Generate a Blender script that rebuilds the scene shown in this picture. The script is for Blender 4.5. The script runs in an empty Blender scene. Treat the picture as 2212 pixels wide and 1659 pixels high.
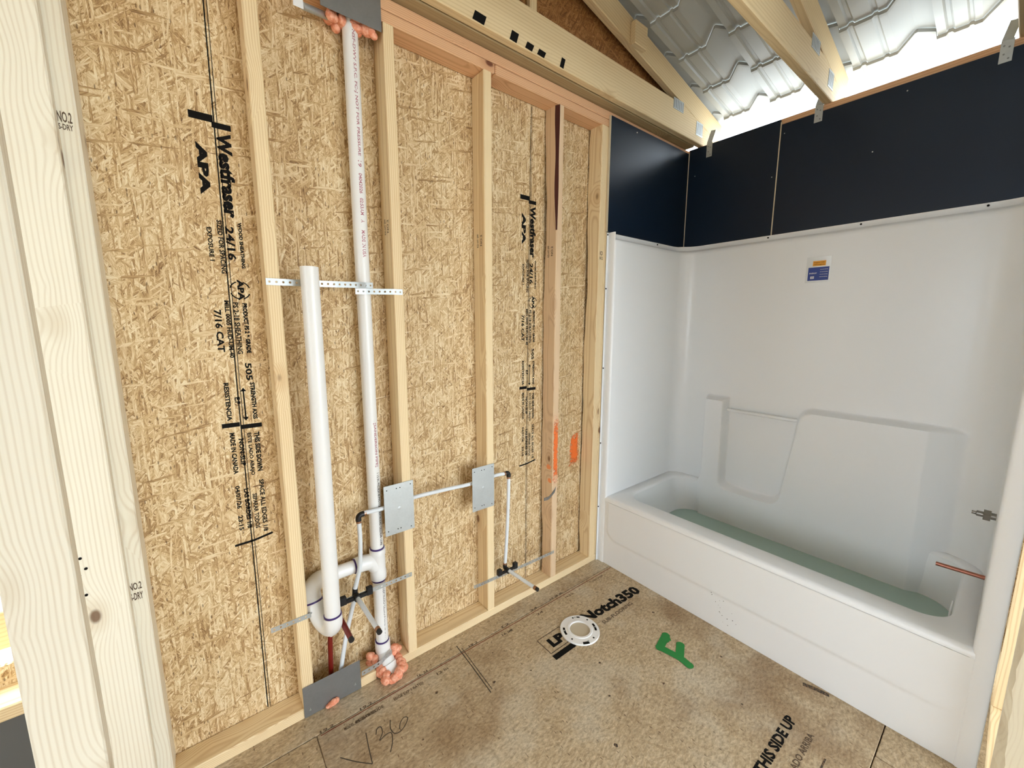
import bpy, bmesh, math, random
from mathutils import Matrix, Vector
random.seed(7)
sc = bpy.context.scene
COL = sc.collection
PI = math.pi

# ------------------------------------------------------------------ camera
F_PX, YAW, PITCH, ROLL = 870.975, math.radians(38.3933), math.radians(-8.6249), math.radians(0.05)
cam = bpy.data.cameras.new('camera'); cam_o = bpy.data.objects.new('camera', cam); COL.objects.link(cam_o)
cam.sensor_fit = 'HORIZONTAL'; cam.sensor_width = 36.0; cam.lens = F_PX / 2212 * 36.0
cam.clip_start = 0.02; cam.clip_end = 200
fw = Vector((math.sin(YAW)*math.cos(PITCH), math.cos(YAW)*math.cos(PITCH), math.sin(PITCH)))
r0 = Vector((math.cos(YAW), -math.sin(YAW), 0)); u0 = r0.cross(fw)
rr = math.cos(ROLL)*r0 + math.sin(ROLL)*u0; uu = -math.sin(ROLL)*r0 + math.cos(ROLL)*u0
M = Matrix((( rr.x, uu.x, -fw.x, -0.19398), (rr.y, uu.y, -fw.y, -1.43983), (rr.z, uu.z, -fw.z, 1.40413), (0, 0, 0, 1)))
cam_o.matrix_world = M
sc.camera = cam_o

# ------------------------------------------------------------------ sky, light, exposure
SKY = 9.0
REAR_X0, FAR_Y0, FAR_Y1 = 0.15, -2.9, -1.1      # edges of the openings that steer daylight through the added walls
w = bpy.data.worlds.new('sky'); sc.world = w; w.use_nodes = True
bg = w.node_tree.nodes['Background']; bg.inputs[0].default_value = (0.83, 0.95, 1.07, 1); bg.inputs[1].default_value = SKY
sc.view_settings.view_transform = 'Standard'; sc.view_settings.look = 'None'
sc.view_settings.gamma = 1.0; sc.view_settings.use_curve_mapping = False
sc.view_settings.exposure = -0.05

# ------------------------------------------------------------------ node helper
class NB:
    def __init__(s, name):
        s.m = bpy.data.materials.new(name); s.m.use_nodes = True
        s.t = s.m.node_tree; s.b = s.t.nodes['Principled BSDF']
    def n(s, ty, props=None, ins=None):
        nd = s.t.nodes.new('ShaderNode' + ty)
        for k, v in (props or {}).items(): setattr(nd, k, v)
        for k, v in (ins or {}).items(): s.set(nd.inputs[k], v)
        return nd
    def set(s, sock, v):
        if isinstance(v, bpy.types.NodeSocket): s.t.links.new(v, sock)
        elif sock.type == 'RGBA' and not isinstance(v, (int, float)): sock.default_value = tuple(v)[:3] + (1,)
        else: sock.default_value = v
    def ma(s, op, a, b=0.0, c=None, clamp=False):
        nd = s.n('Math', {'operation': op, 'use_clamp': clamp}, {0: a, 1: b})
        if c is not None: s.set(nd.inputs[2], c)
        return nd.outputs[0]
    def vm(s, op, a, b=(0, 0, 0)):
        return s.n('VectorMath', {'operation': op}, {0: a, 1: b}).outputs[0]
    def mix(s, f, a, b, mode='MIX'):
        nd = s.n('Mix', {'data_type': 'RGBA', 'blend_type': mode, 'clamp_factor': True})
        s.set(nd.inputs[0], f); s.set(nd.inputs[6], a); s.set(nd.inputs[7], b)
        return nd.outputs[2]
    def ramp(s, f, stops):
        nd = s.n('ValToRGB', None, {0: f}); e = nd.color_ramp.elements
        while len(e) < len(stops): e.new(0.5)
        for i, (p, c) in enumerate(stops):
            e[i].position = p; e[i].color = tuple(c)[:3] + (1,)
        return nd.outputs[0]
    def step(s, f, a, b):
        nd = s.n('MapRange', {'interpolation_type': 'SMOOTHSTEP'}, {0: f, 1: a, 2: b, 3: 0.0, 4: 1.0})
        return nd.outputs[0]
    def noise(s, v, scale, detail=2.0, rough=0.5, dist=0.0):
        return s.n('TexNoise', None, {'Vector': v, 'Scale': scale, 'Detail': detail, 'Roughness': rough, 'Distortion': dist}).outputs['Fac']
    def obj(s):
        return s.n('TexCoord').outputs['Object']
    def xyz(s, v):
        nd = s.n('SeparateXYZ', None, {0: v}); return nd.outputs
    def comb(s, x, y, z=0.0):
        return s.n('CombineXYZ', None, {0: x, 1: y, 2: z}).outputs[0]
    def bump(s, h, st, dist=0.002):
        nd = s.n('Bump', None, {'Strength': st, 'Distance': dist, 'Height': h})
        s.set(s.b.inputs['Normal'], nd.outputs[0])
    def out(s, **k):
        for a, v in k.items(): s.set(s.b.inputs[a.replace('_', ' ')], v)
        return s.m

def plain(name, col, rough=0.5, metal=0.0, spec=0.5):
    nb = NB(name)
    return nb.out(Base_Color=col, Roughness=rough, Metallic=metal, Specular_IOR_Level=spec)

def srgb(r, g, b):
    f = lambda c: (c/255/12.92) if c/255 <= 0.04045 else ((c/255+0.055)/1.055)**2.4
    return (f(r), f(g), f(b))

# ------------------------------------------------------------------ procedural surfaces
STAINS = [(1.02, -0.60, 0.16, 0.12, 0.75), (0.95, -0.42, 0.22, 0.10, 0.45), (1.25, -0.40, 0.20, 0.10, 0.35)]
def osb(name, ax, stops, amp=1.0, lean=0.0, dirt=None):
    nb = NB(name); o = nb.xyz(nb.obj())
    p = nb.comb(o[ax[0]], o[ax[1]])
    wn = nb.n('TexNoise', None, {'Vector': p, 'Scale': 9.0, 'Detail': 2.0})
    p = nb.vm('ADD', p, nb.vm('MULTIPLY', nb.vm('SUBTRACT', wn.outputs['Color'], (0.5, 0.5, 0.5)), (0.010, 0.010, 0)))
    def layer(ang, L, W, off):
        v = nb.n('VectorRotate', {'rotation_type': 'Z_AXIS'}, {'Vector': nb.vm('ADD', p, (off, off*1.7, 0)), 'Angle': ang + lean}).outputs[0]
        v2 = nb.vm('MULTIPLY', v, (1.0/W, 1.0/L, 1.0))
        vo = nb.n('TexVoronoi', {'voronoi_dimensions': '2D', 'feature': 'F1'}, {'Vector': v2, 'Scale': 1.0})
        c = nb.xyz(vo.outputs['Color'])
        tilt = nb.ma('MULTIPLY', nb.ma('SUBTRACT', c[2], 0.5), 1.3)
        vr = nb.n('VectorRotate', {'rotation_type': 'Z_AXIS'}, {'Vector': v, 'Angle': tilt}).outputs[0]
        st = nb.noise(nb.vm('ADD', nb.vm('MULTIPLY', vr, (520.0, 26.0, 1.0)), nb.vm('MULTIPLY', vo.outputs['Color'], (40, 40, 40))), 1.0, 2.0, 0.6)
        return c, st, vo.outputs['Distance']
    specs = [(0.15, 0.110, 0.018, 0.0), (-0.40, 0.080, 0.0080, 3.1), (0.42, 0.075, 0.0070, 5.7), (-0.85, 0.055, 0.0050, 9.3), (0.85, 0.050, 0.0045, 12.9), (0.0, 0.050, 0.0042, 17.3), (1.45, 0.060, 0.0070, 21.0)]
    cov = [0, 0.50, 0.55, 0.60, 0.66, 0.60, 0.90]
    t = None; gap = None
    for i, (a, L, W, off) in enumerate(specs):
        c, st, d = layer(a, L, W, off)
        val = nb.ma('ADD', nb.ma('MULTIPLY', c[0], 0.36), nb.ma('MULTIPLY', st, 0.80))
        edge = nb.step(d, 0.38, 0.72)
        val = nb.ma('SUBTRACT', val, nb.ma('MULTIPLY', edge, 0.07))
        if t is None: t = val
        else:
            m = nb.step(c[1], cov[i], cov[i]+0.03)
            t = nb.n('Mix', {'data_type': 'FLOAT'}, {0: m, 2: t, 3: val}).outputs[0]
    big = nb.noise(p, 5.0, 3.0, 0.6)
    t = nb.ma('ADD', nb.ma('MULTIPLY', nb.ma('SUBTRACT', t, 0.55), amp), nb.ma('ADD', nb.ma('MULTIPLY', nb.ma('SUBTRACT', big, 0.5), 0.35), 0.52))
    col = nb.ramp(t, stops)
    # sparse dark wood chips
    sp = nb.n('TexVoronoi', {'voronoi_dimensions': '2D'}, {'Vector': nb.vm('MULTIPLY', p, (120.0, 36.0, 1)), 'Scale': 1.0})
    sc_ = nb.xyz(sp.outputs['Color'])
    ms = nb.ma('MULTIPLY', nb.step(sc_[0], 0.93, 0.95), nb.ma('SUBTRACT', 1.0, nb.step(sp.outputs['Distance'], 0.13, 0.26)))
    col = nb.mix(nb.ma('MULTIPLY', ms, 0.70), col, srgb(84, 52, 24))
    if dirt:
        dn = nb.noise(p, 2.6, 5.0, 0.62); d2 = nb.noise(nb.vm('ADD', p, (7, 3, 0)), 1.6, 4.0, 0.6)
        col = nb.mix(nb.ma('MULTIPLY', nb.step(dn, 0.46, 0.66), 0.62), col, dirt[0])
        col = nb.mix(nb.ma('MULTIPLY', nb.step(d2, 0.50, 0.70), 0.70), col, dirt[1])
        fib = nb.noise(nb.vm('MULTIPLY', p, (60.0, 110.0, 1)), 1.0, 4.0, 0.7)
        col = nb.mix(0.75, col, nb.ramp(fib, [(0.30, (0.36, 0.32, 0.27)), (0.50, (0.80, 0.78, 0.75)), (0.66, (1.08, 1.08, 1.06))]), 'MULTIPLY')
    if dirt:
        for cx, cy, rx, ry, st in STAINS:
            q = nb.vm('MULTIPLY', nb.vm('SUBTRACT', p, (cx, cy, 0)), (1/rx, 1/ry, 0))
            dd = nb.ma('ADD', nb.n('VectorMath', {'operation': 'LENGTH'}, {0: q}).outputs['Value'], nb.ma('MULTIPLY', nb.ma('SUBTRACT', nb.noise(p, 16.0, 4.0, 0.65), 0.5), 1.6))
            col = nb.mix(nb.ma('MULTIPLY', nb.ma('SUBTRACT', 1.0, nb.step(dd, 0.35, 1.1)), st), col, srgb(112, 74, 42))
    nb.bump(t, 0.35, 0.002)
    return nb.out(Base_Color=col, Roughness=0.62, Specular_IOR_Level=0.35)

OSB_STOPS = [(0.08, srgb(108, 76, 44)), (0.32, srgb(172, 136, 90)), (0.48, srgb(202, 169, 121)), (0.63, srgb(221, 194, 149)), (0.88, srgb(240, 223, 187))]
m_osb = osb('osb_wall', (0, 2), OSB_STOPS, 1.25)
m_osb_y = osb('osb_side_wall', (1, 2), OSB_STOPS, 1.25)
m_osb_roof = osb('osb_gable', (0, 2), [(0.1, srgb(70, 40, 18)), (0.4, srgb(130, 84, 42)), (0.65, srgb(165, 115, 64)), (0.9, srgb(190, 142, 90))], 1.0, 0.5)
m_floor = osb('osb_floor', (0, 1), [(0.1, srgb(136, 110, 80)), (0.38, srgb(186, 162, 128)), (0.6, srgb(208, 186, 152)), (0.88, srgb(226, 208, 178))], 0.65, 1.2, (srgb(212, 200, 178), srgb(146, 114, 80)))

def pine(name, light, dark, late=0.45, knot=srgb(120, 82, 52), ring=0.0062, knots=1.0, gate_at=0.52):
    nb = NB(name)
    rnd = nb.n('ObjectInfo').outputs['Random']
    o = nb.vm('ADD', nb.obj(), nb.comb(nb.ma('MULTIPLY', rnd, 37.0), 0.0, 0.0))
    q = nb.xyz(o)
    vk = nb.comb(nb.ma('MULTIPLY', q[0], 4.6), nb.ma('MULTIPLY', q[1], 8.0), nb.ma('MULTIPLY', q[2], 8.0))
    vo = nb.n('TexVoronoi', {'voronoi_dimensions': '3D'}, {'Vector': vk, 'Scale': 1.0, 'Randomness': 0.9})
    kc = nb.xyz(vo.outputs['Color'])
    gate = nb.step(kc[0], gate_at, gate_at+0.04)
    d = nb.ma('ADD', vo.outputs['Distance'], nb.ma('MULTIPLY', nb.ma('SUBTRACT', 1.0, gate), 3.0))
    dip = nb.ma('MULTIPLY', nb.ma('EXPONENT', nb.ma('MULTIPLY', nb.ma('MULTIPLY', d, d), -11.0)), 0.030)
    wob = nb.noise(nb.comb(nb.ma('MULTIPLY', q[0], 1.3), nb.ma('MULTIPLY', q[1], 5.0), nb.ma('MULTIPLY', q[2], 5.0)), 1.0, 2.0)
    a = nb.ma('ADD', q[1], nb.ma('ADD', nb.ma('MULTIPLY', nb.ma('SUBTRACT', wob, 0.5), 0.05), 0.02))
    b = nb.ma('ADD', q[2], nb.ma('ADD', nb.ma('MULTIPLY', rnd, 0.04), 0.045))
    r = nb.ma('ADD', nb.ma('SQRT', nb.ma('ADD', nb.ma('MULTIPLY', a, a), nb.ma('MULTIPLY', b, b))), dip)
    s = nb.ma('ADD', nb.ma('MULTIPLY', nb.ma('SINE', nb.ma('MULTIPLY', r, 2*PI/ring)), 0.5), 0.5)
    s = nb.ma('POWER', s, 2.6)
    fib = nb.noise(nb.comb(nb.ma('MULTIPLY', q[0], 6.0), nb.ma('MULTIPLY', q[1], 340.0), nb.ma('MULTIPLY', q[2], 340.0)), 1.0, 2.0, 0.6)
    t = nb.ma('ADD', nb.ma('MULTIPLY', s, late), nb.ma('MULTIPLY', nb.ma('SUBTRACT', fib, 0.5), 0.35), clamp=True)
    blotch = nb.noise(nb.comb(nb.ma('MULTIPLY', q[0], 2.2), nb.ma('MULTIPLY', q[1], 9.0), nb.ma('MULTIPLY', q[2], 9.0)), 1.0, 3.0)
    t = nb.ma('ADD', t, nb.ma('MULTIPLY', nb.ma('SUBTRACT', blotch, 0.5), 0.45), clamp=True)
    col = nb.mix(t, light, dark)
    kn = nb.ma('MULTIPLY', nb.ma('SUBTRACT', 1.0, nb.step(d, 0.055, 0.115)), 0.9*knots)
    halo = nb.ma('MULTIPLY', nb.ma('SUBTRACT', 1.0, nb.step(d, 0.10, 0.30)), 0.35*knots)
    col = nb.mix(halo, col, dark)
    col = nb.mix(kn, col, knot)
    nb.bump(t, 0.12, 0.001)
    return nb.out(Base_Color=col, Roughness=0.6, Specular_IOR_Level=0.3)

m_pine = pine('pine_stud', srgb(238, 214, 170), srgb(196, 152, 100))
m_pale = pine('pine_pale', srgb(234, 226, 206), srgb(196, 174, 140), 0.36, srgb(112, 82, 58), 0.0090, 1.0, 0.22)
m_cream = pine('pine_cream', srgb(232, 220, 192), srgb(190, 164, 126), 0.18, srgb(112, 82, 58), 0.009, 0.5)
m_pink = pine('pine_pink', srgb(226, 180, 138), srgb(172, 112, 70), 0.40, srgb(96, 46, 28))
m_gold = pine('pine_truss', srgb(228, 204, 160), srgb(172, 132, 82), 0.24, srgb(98, 60, 32), 0.013)
m_waney = pine('pine_waney', srgb(226, 196, 158), srgb(176, 130, 96), 0.35)
m_nailer = pine('pine_weathered', srgb(172, 150, 112), srgb(128, 104, 70), 0.35)

def galv(name, base, rough):
    nb = NB(name); o = nb.obj()
    v = nb.n('TexVoronoi', {}, {'Vector': o, 'Scale': 160.0})
    c = nb.xyz(v.outputs['Color'])
    n = nb.noise(o, 18.0, 3.0)
    f = nb.ma('ADD', nb.ma('MULTIPLY', c[0], 0.10), nb.ma('MULTIPLY', n, 0.45))
    col = nb.mix(f, tuple(x*1.15 for x in base), tuple(x*0.72 for x in base))
    return nb.out(Base_Color=col, Roughness=rough, Metallic=0.75)
m_galv = galv('galvanised_steel', (0.50, 0.525, 0.52), 0.46)
m_wane_shade = plain('wane_shade', srgb(70, 26, 14), 0.85)  # dark red-brown standing in for the shade along the studs' wane edges
m_galv_dark = galv('darkened_steel', (0.25, 0.25, 0.245), 0.55)  # darker galvanised steel; two guard plates carry their dark reflection in this colour

def gelcoat(name, col, rough):
    nb = NB(name); n = nb.noise(nb.obj(), 220.0, 2.0)
    nb.bump(n, 0.02, 0.001)
    return nb.out(Base_Color=col, Roughness=rough, Specular_IOR_Level=0.5)
m_gel = gelcoat('white_gelcoat', (0.86, 0.86, 0.85), 0.28)
nbw = NB('tub_water'); 
m_water = nbw.out(Base_Color=srgb(176, 198, 186), Roughness=0.22)
m_board = None
nb = NB('blue_black_board'); n1 = nb.noise(nb.obj(), 260.0, 3.0); nb.bump(n1, 0.06, 0.001)
m_board = nb.out(Base_Color=(0.005, 0.013, 0.028), Roughness=0.36, Specular_IOR_Level=0.32)
m_gyp = plain('board_edge', srgb(214, 200, 172), 0.8)
m_pvc = plain('white_pvc', srgb(240, 238, 234), 0.30)
m_pex = plain('white_pex', srgb(226, 230, 232), 0.35)
m_redpex = plain('red_pex', srgb(118, 22, 12), 0.38)
m_black = plain('black_plastic', (0.006, 0.006, 0.007), 0.45)
m_copper = plain('copper', (0.46, 0.19, 0.13), 0.38, 0.9)
m_crimp = plain('crimp_ring', (0.42, 0.24, 0.15), 0.4, 1.0)
m_purple = plain('purple_primer', srgb(62, 38, 104), 0.4)
m_brass = plain('valve_metal', (0.30, 0.29, 0.27), 0.32, 1.0)
nb = NB('orange_foam'); n1 = nb.noise(nb.obj(), 90.0, 3.0); nb.bump(n1, 0.5, 0.004)
m_foam = nb.out(Base_Color=nb.mix(nb.step(n1, 0.35, 0.7), srgb(232, 142, 106), srgb(250, 184, 152)), Roughness=0.55)
m_ink = plain('black_ink', (0.008, 0.007, 0.006), 0.8, 0.0, 0.1)
nb = NB('faded_ink'); n1 = nb.noise(nb.obj(), 160.0, 2.0)
m_ink2 = nb.out(Base_Color=nb.mix(nb.step(n1, 0.40, 0.62), (0.03, 0.025, 0.02), srgb(120, 92, 62)), Roughness=0.7)
m_pencil = plain('pencil_mark', srgb(66, 56, 44), 0.7)
m_redline = plain('red_line', srgb(118, 52, 30), 0.7)
m_redprint = plain('red_print', srgb(176, 110, 120), 0.5)
m_green = plain('green_paint', srgb(24, 128, 52), 0.5)
m_stain = plain('brown_stain', srgb(112, 74, 40), 0.7)
nb = NB('orange_spray'); gq = nb.n('TexCoord').outputs['Generated']; n1 = nb.noise(nb.obj(), 60.0, 4.0, 0.6)
gx = nb.xyz(gq); dx_ = nb.ma('ABSOLUTE', nb.ma('SUBTRACT', gx[0], 0.5)); dy_ = nb.ma('ABSOLUTE', nb.ma('SUBTRACT', gx[1], 0.5)); dz_ = nb.ma('ABSOLUTE', nb.ma('SUBTRACT', gx[2], 0.5))
fall = nb.ma('ADD', nb.ma('MAXIMUM', dx_, dz_), nb.ma('MULTIPLY', nb.ma('SUBTRACT', n1, 0.5), 0.7))
m_orange = nb.out(Base_Color=srgb(246, 118, 44), Roughness=0.6, Alpha=nb.ma('MULTIPLY', nb.ma('SUBTRACT', 1.0, nb.step(fall, 0.18, 0.52)), 0.92))
m_orange_spot = plain('orange_spot', srgb(240, 150, 96), 0.6)
m_orange_thin = m_orange.copy(); m_orange_thin.name = 'orange_overspray'
m_joint = plain('floor_joint', srgb(96, 62, 38), 0.9)
m_tile = gelcoat('grey_metal_tile', (0.42, 0.43, 0.41), 0.40)
m_bluelabel = plain('blue_label', srgb(36, 62, 140), 0.4)
m_orangelabel = plain('orange_label', srgb(232, 160, 40), 0.4)
m_film = plain('clear_film', (0.76, 0.77, 0.76), 0.12)
m_white = plain('white_print', (0.85, 0.85, 0.85), 0.5)
m_slate = plain('grey_sheet', srgb(92, 92, 90), 0.7)
m_ground = NB('sand_ground'); m_ground.out(Base_Color=m_ground.ramp(m_ground.noise(m_ground.obj(), 1.5, 5.0), [(0.3, srgb(196, 194, 188)), (0.7, srgb(226, 224, 218))]), Roughness=0.9); m_ground = m_ground.m

# ------------------------------------------------------------------ object helpers
WM = {}
def link(name, data, mat=None, parent=None, mw=None):
    o = bpy.data.objects.new(name, data); COL.objects.link(o)
    mw = mw or Matrix.Identity(4)
    if mat is not None and data is not None:
        if not len(data.materials): data.materials.append(mat)
    o.matrix_basis = mw; WM[o] = mw
    if parent is not None:
        o.parent = parent; o.matrix_parent_inverse = WM[parent].inverted()
    return o
def tag(o, label, cat=None, group=None, kind=None):
    o['label'] = label
    if cat: o['category'] = cat
    if group: o['group'] = group
    if kind: o['kind'] = kind
    return o
def empty(name, loc, label, cat=None, group=None, kind=None):
    o = bpy.data.objects.new(name, None); COL.objects.link(o)
    o.empty_display_size = 0.05
    o.matrix_basis = Matrix.Translation(loc); WM[o] = Matrix.Translation(loc)
    return tag(o, label, cat, group, kind)
def mesh(name, verts, faces, smooth=False):
    me = bpy.data.meshes.new(name); me.from_pydata([tuple(v) for v in verts], [], faces); me.update()
    if smooth:
        for p in me.polygons: p.use_smooth = True
    return me
def bm_mesh(name, bm, smooth=False, angle=None):
    bmesh.ops.recalc_face_normals(bm, faces=bm.faces)
    me = bpy.data.meshes.new(name); bm.to_mesh(me); bm.free()
    if smooth:
        for p in me.polygons: p.use_smooth = True
    if angle is not None and smooth:
        me.set_sharp_from_angle(angle=angle)
    return me
BOXC = {}
def cbox(sx, sy, sz, c):
    """chamfered box centred on the origin"""
    bm = bmesh.new(); bmesh.ops.create_cube(bm, size=1.0)
    for v in bm.verts: v.co = Vector((v.co.x*sx, v.co.y*sy, v.co.z*sz))
    if c > 0: bmesh.ops.bevel(bm, geom=bm.edges[:], offset=min(c, 0.45*min(sx, sy, sz)), segments=1, affect='EDGES', profile=0.5)
    return bm
def board(name, bounds, axis, mat, parent=None, c=0.003):
    """sawn board: bounds in world axes, grain along `axis` (mesh local X)"""
    x0, x1, y0, y1, z0, z1 = bounds
    d = (x1-x0, y1-y0, z1-z0); ctr = Vector(((x0+x1)/2, (y0+y1)/2, (z0+z1)/2))
    if axis == 'x': L = d; R = Matrix.Identity(4)
    elif axis == 'z': L = (d[2], d[1], d[0]); R = Matrix.Rotation(-PI/2, 4, 'Y')
    else: L = (d[1], d[0], d[2]); R = Matrix.Rotation(PI/2, 4, 'Z')
    key = tuple(round(v, 4) for v in L) + (c, mat.name)
    if key not in BOXC: BOXC[key] = bm_mesh(name, cbox(*L, c))
    return link(name, BOXC[key], mat, parent, Matrix.Translation(ctr) @ R)
def box(name, bounds, mat, parent=None, c=0.0):
    x0, x1, y0, y1, z0, z1 = bounds
    bm = cbox(x1-x0, y1-y0, z1-z0, c)
    return link(name, bm_mesh(name, bm), mat, parent, Matrix.Translation(((x0+x1)/2, (y0+y1)/2, (z0+z1)/2)))
def beam(name, p0, p1, wid, hgt, mat, parent=None, c=0.003, up=(0, 0, 1)):
    """board between two points; the line runs along the middle of the board"""
    p0 = Vector(p0); p1 = Vector(p1); x = (p1-p0).normalized(); up = Vector(up)
    y = up.cross(x).normalized(); z = x.cross(y)
    Rm = Matrix(((x.x, y.x, z.x, 0), (x.y, y.y, z.y, 0), (x.z, y.z, z.z, 0), (0, 0, 0, 1)))
    return link(name, bm_mesh(name, cbox((p1-p0).length, wid, hgt, c)), mat, parent, Matrix.Translation((p0+p1)/2) @ Rm)
def tube_bm(pts, r, n=20, inner=None, bm=None, cap0=True, cap1=True):
    bm = bm or bmesh.new(); pts = [Vector(p) for p in pts]
    rad = r if isinstance(r, (list, tuple)) else [r]*len(pts)
    rings = []; nrm = None
    for i, p in enumerate(pts):
        t = (pts[min(i+1, len(pts)-1)] - pts[max(i-1, 0)]).normalized()
        if nrm is None:
            nrm = t.orthogonal().normalized()
        nrm = (nrm - t*nrm.dot(t)).normalized(); bn = t.cross(nrm)
        rings.append([bm.verts.new(p + (nrm*math.cos(2*PI*k/n) + bn*math.sin(2*PI*k/n))*rad[i]) for k in range(n)])
    for a, b in zip(rings, rings[1:]):
        for k in range(n): bm.faces.new((a[k], a[(k+1) % n], b[(k+1) % n], b[k]))
    for ring, on, j in ((rings[0], cap0, 0), (rings[-1], cap1, len(pts)-1)):
        if not on: continue
        if inner:
            ctr = pts[j]; dirn = (pts[1]-pts[0] if j == 0 else pts[-2]-pts[-1]).normalized()
            r1 = [bm.verts.new(ctr + (v.co-ctr)*inner) for v in ring]
            r2 = [bm.verts.new(v.co + dirn*0.03) for v in r1]
            for k in range(n):
                bm.faces.new((ring[k], ring[(k+1) % n], r1[(k+1) % n], r1[k]))
                bm.faces.new((r1[k], r1[(k+1) % n], r2[(k+1) % n], r2[k]))
            bm.faces.new(r2)
        else:
            bm.faces.new(ring)
    return bm
def tube(name, pts, r, mat, parent=None, n=20, inner=None, caps=(True, True)):
    return link(name, bm_mesh(name, tube_bm(pts, r, n, inner, None, *caps), True, math.radians(50)), mat, parent)
def smooth_path(pts, k=6):
    pts = [Vector(p) for p in pts]; out = []
    P = [pts[0]] + pts + [pts[-1]]
    for i in range(1, len(P)-2):
        a, b, c, d = P[i-1:i+3]
        for j in range(k):
            t = j/k
            out.append(0.5*((2*b) + (c-a)*t + (2*a-5*b+4*c-d)*t*t + (3*b-a-3*c+d)*t**3))
    out.append(pts[-1]); return out
def ring_band(name, c, axis, r, wdt, mat, parent):
    a = Vector(axis).normalized()*wdt/2; c = Vector(c)
    return tube(name, [c-a, c+a], r, mat, parent, 24)
def frame(origin, right, up):
    x = Vector(right).normalized(); y = Vector(up).normalized(); z = x.cross(y)
    return Matrix(((x.x, y.x, z.x, origin[0]), (x.y, y.y, z.y, origin[1]), (x.z, y.z, z.z, origin[2]), (0, 0, 0, 1)))
TXT = {}
def text_mesh(s, bold=0.0):
    if (s, bold) in TXT: return TXT[(s, bold)]
    cu = bpy.data.curves.new('ink', 'FONT'); cu.body = s; cu.resolution_u = 2; cu.size = 1.0; cu.offset = bold*1.0 + 0.022
    ob = bpy.data.objects.new('ink', cu); COL.objects.link(ob)
    dg = bpy.context.evaluated_depsgraph_get()
    me = bpy.data.meshes.new_from_object(ob.evaluated_get(dg))
    bpy.data.objects.remove(ob); bpy.data.curves.remove(cu)
    xs = [v.co.x for v in me.vertices]; ys = [v.co.y for v in me.vertices]
    a, b, c, d = min(xs), max(xs), min(ys), max(ys)
    for v in me.vertices: v.co = Vector(((v.co.x-a)/(b-a), (v.co.y-c)/(d-c), 0))
    TXT[(s, bold)] = me
    return me
def stamp(name, s, origin, right, up, length, height, mat, parent, bold=0.0):
    """flat ink lettering lying on a surface, from its lower-left corner"""
    me = text_mesh(s, bold).copy(); me.materials.clear(); me.materials.append(mat)
    return link(name, me, None, parent, frame(origin, right, up) @ Matrix.Diagonal((length, height, 1, 1)))
def ink_poly(name, pts, mat, parent):
    return link(name, mesh(name, pts, [tuple(range(len(pts)))]), mat, parent)
def ink_stroke(name, pts, wdt, mat, parent, nrm=(0, 0, 1)):
    """flat pencil / marker stroke along a polyline"""
    pts = [Vector(p) for p in pts]; nrm = Vector(nrm); V = []; Fc = []
    for i, p in enumerate(pts):
        t = (pts[min(i+1, len(pts)-1)]-pts[max(i-1, 0)]).normalized(); s = nrm.cross(t).normalized()*wdt/2
        V += [p-s, p+s]
    for i in range(len(pts)-1): Fc.append((2*i, 2*i+1, 2*i+3, 2*i+2))
    return link(name, mesh(name, V, Fc), mat, parent)
def strap_mesh(name, pts, width, th=0.0012, pitch=0.019, up=(0, 0, 1)):
    """perforated metal strap following a polyline, every hole a real hole"""
    pts = [Vector(p) for p in pts]; up = Vector(up)
    seg = [(b-a).length for a, b in zip(pts, pts[1:])]; tot = sum(seg)
    n = max(2, int(round(tot/pitch)))
    def at(s):
        for a, b, l in zip(pts, pts[1:], seg):
            if s <= l or b is pts[-1]:
                return a + (b-a)*(s/l), (b-a).normalized()
            s -= l
    bm = bmesh.new()
    for k in range(n):
        s0 = tot*k/n; s1 = tot*(k+1)/n
        p0, t0 = at(s0); p1, t1 = at(s1); pc, tc = at((s0+s1)/2)
        hr = 0.0036
        outer = []
        for uu_, vv in ((0, -1), (0.5, -1), (1, -1), (1, 0), (1, 1), (0.5, 1), (0, 1), (0, 0)):
            base = p0 if uu_ == 0 else (p1 if uu_ == 1 else pc)
            outer.append(bm.verts.new(base + up*vv*width/2))
        inn = []
        for j in range(8):
            a = -3*PI/4 + j*PI/4
            inn.append(bm.verts.new(pc + tc*math.cos(a)*hr + up*math.sin(a)*hr))
        for j in range(8): bm.faces.new((outer[j], outer[(j+1) % 8], inn[(j+1) % 8], inn[j]))
    bmesh.ops.remove_doubles(bm, verts=bm.verts, dist=1e-5)
    bmesh.ops.recalc_face_normals(bm, faces=bm.faces)
    bmesh.ops.solidify(bm, geom=bm.faces[:], thickness=th)
    return bm_mesh(name, bm)
def plate_mesh(name, wx, hz, th, holes):
    """thin sheet in local XZ with real punched holes; holes = [(x, z, r)]"""
    bm = cbox(wx, th, hz, 0.0008)
    return bm

# ------------------------------------------------------------------ ground outside
g = box('ground', (-30, 30, -30, 30, -0.75, -0.55), m_ground); tag(g, 'pale bare ground outside the unfinished house', None, None, 'structure')

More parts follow.
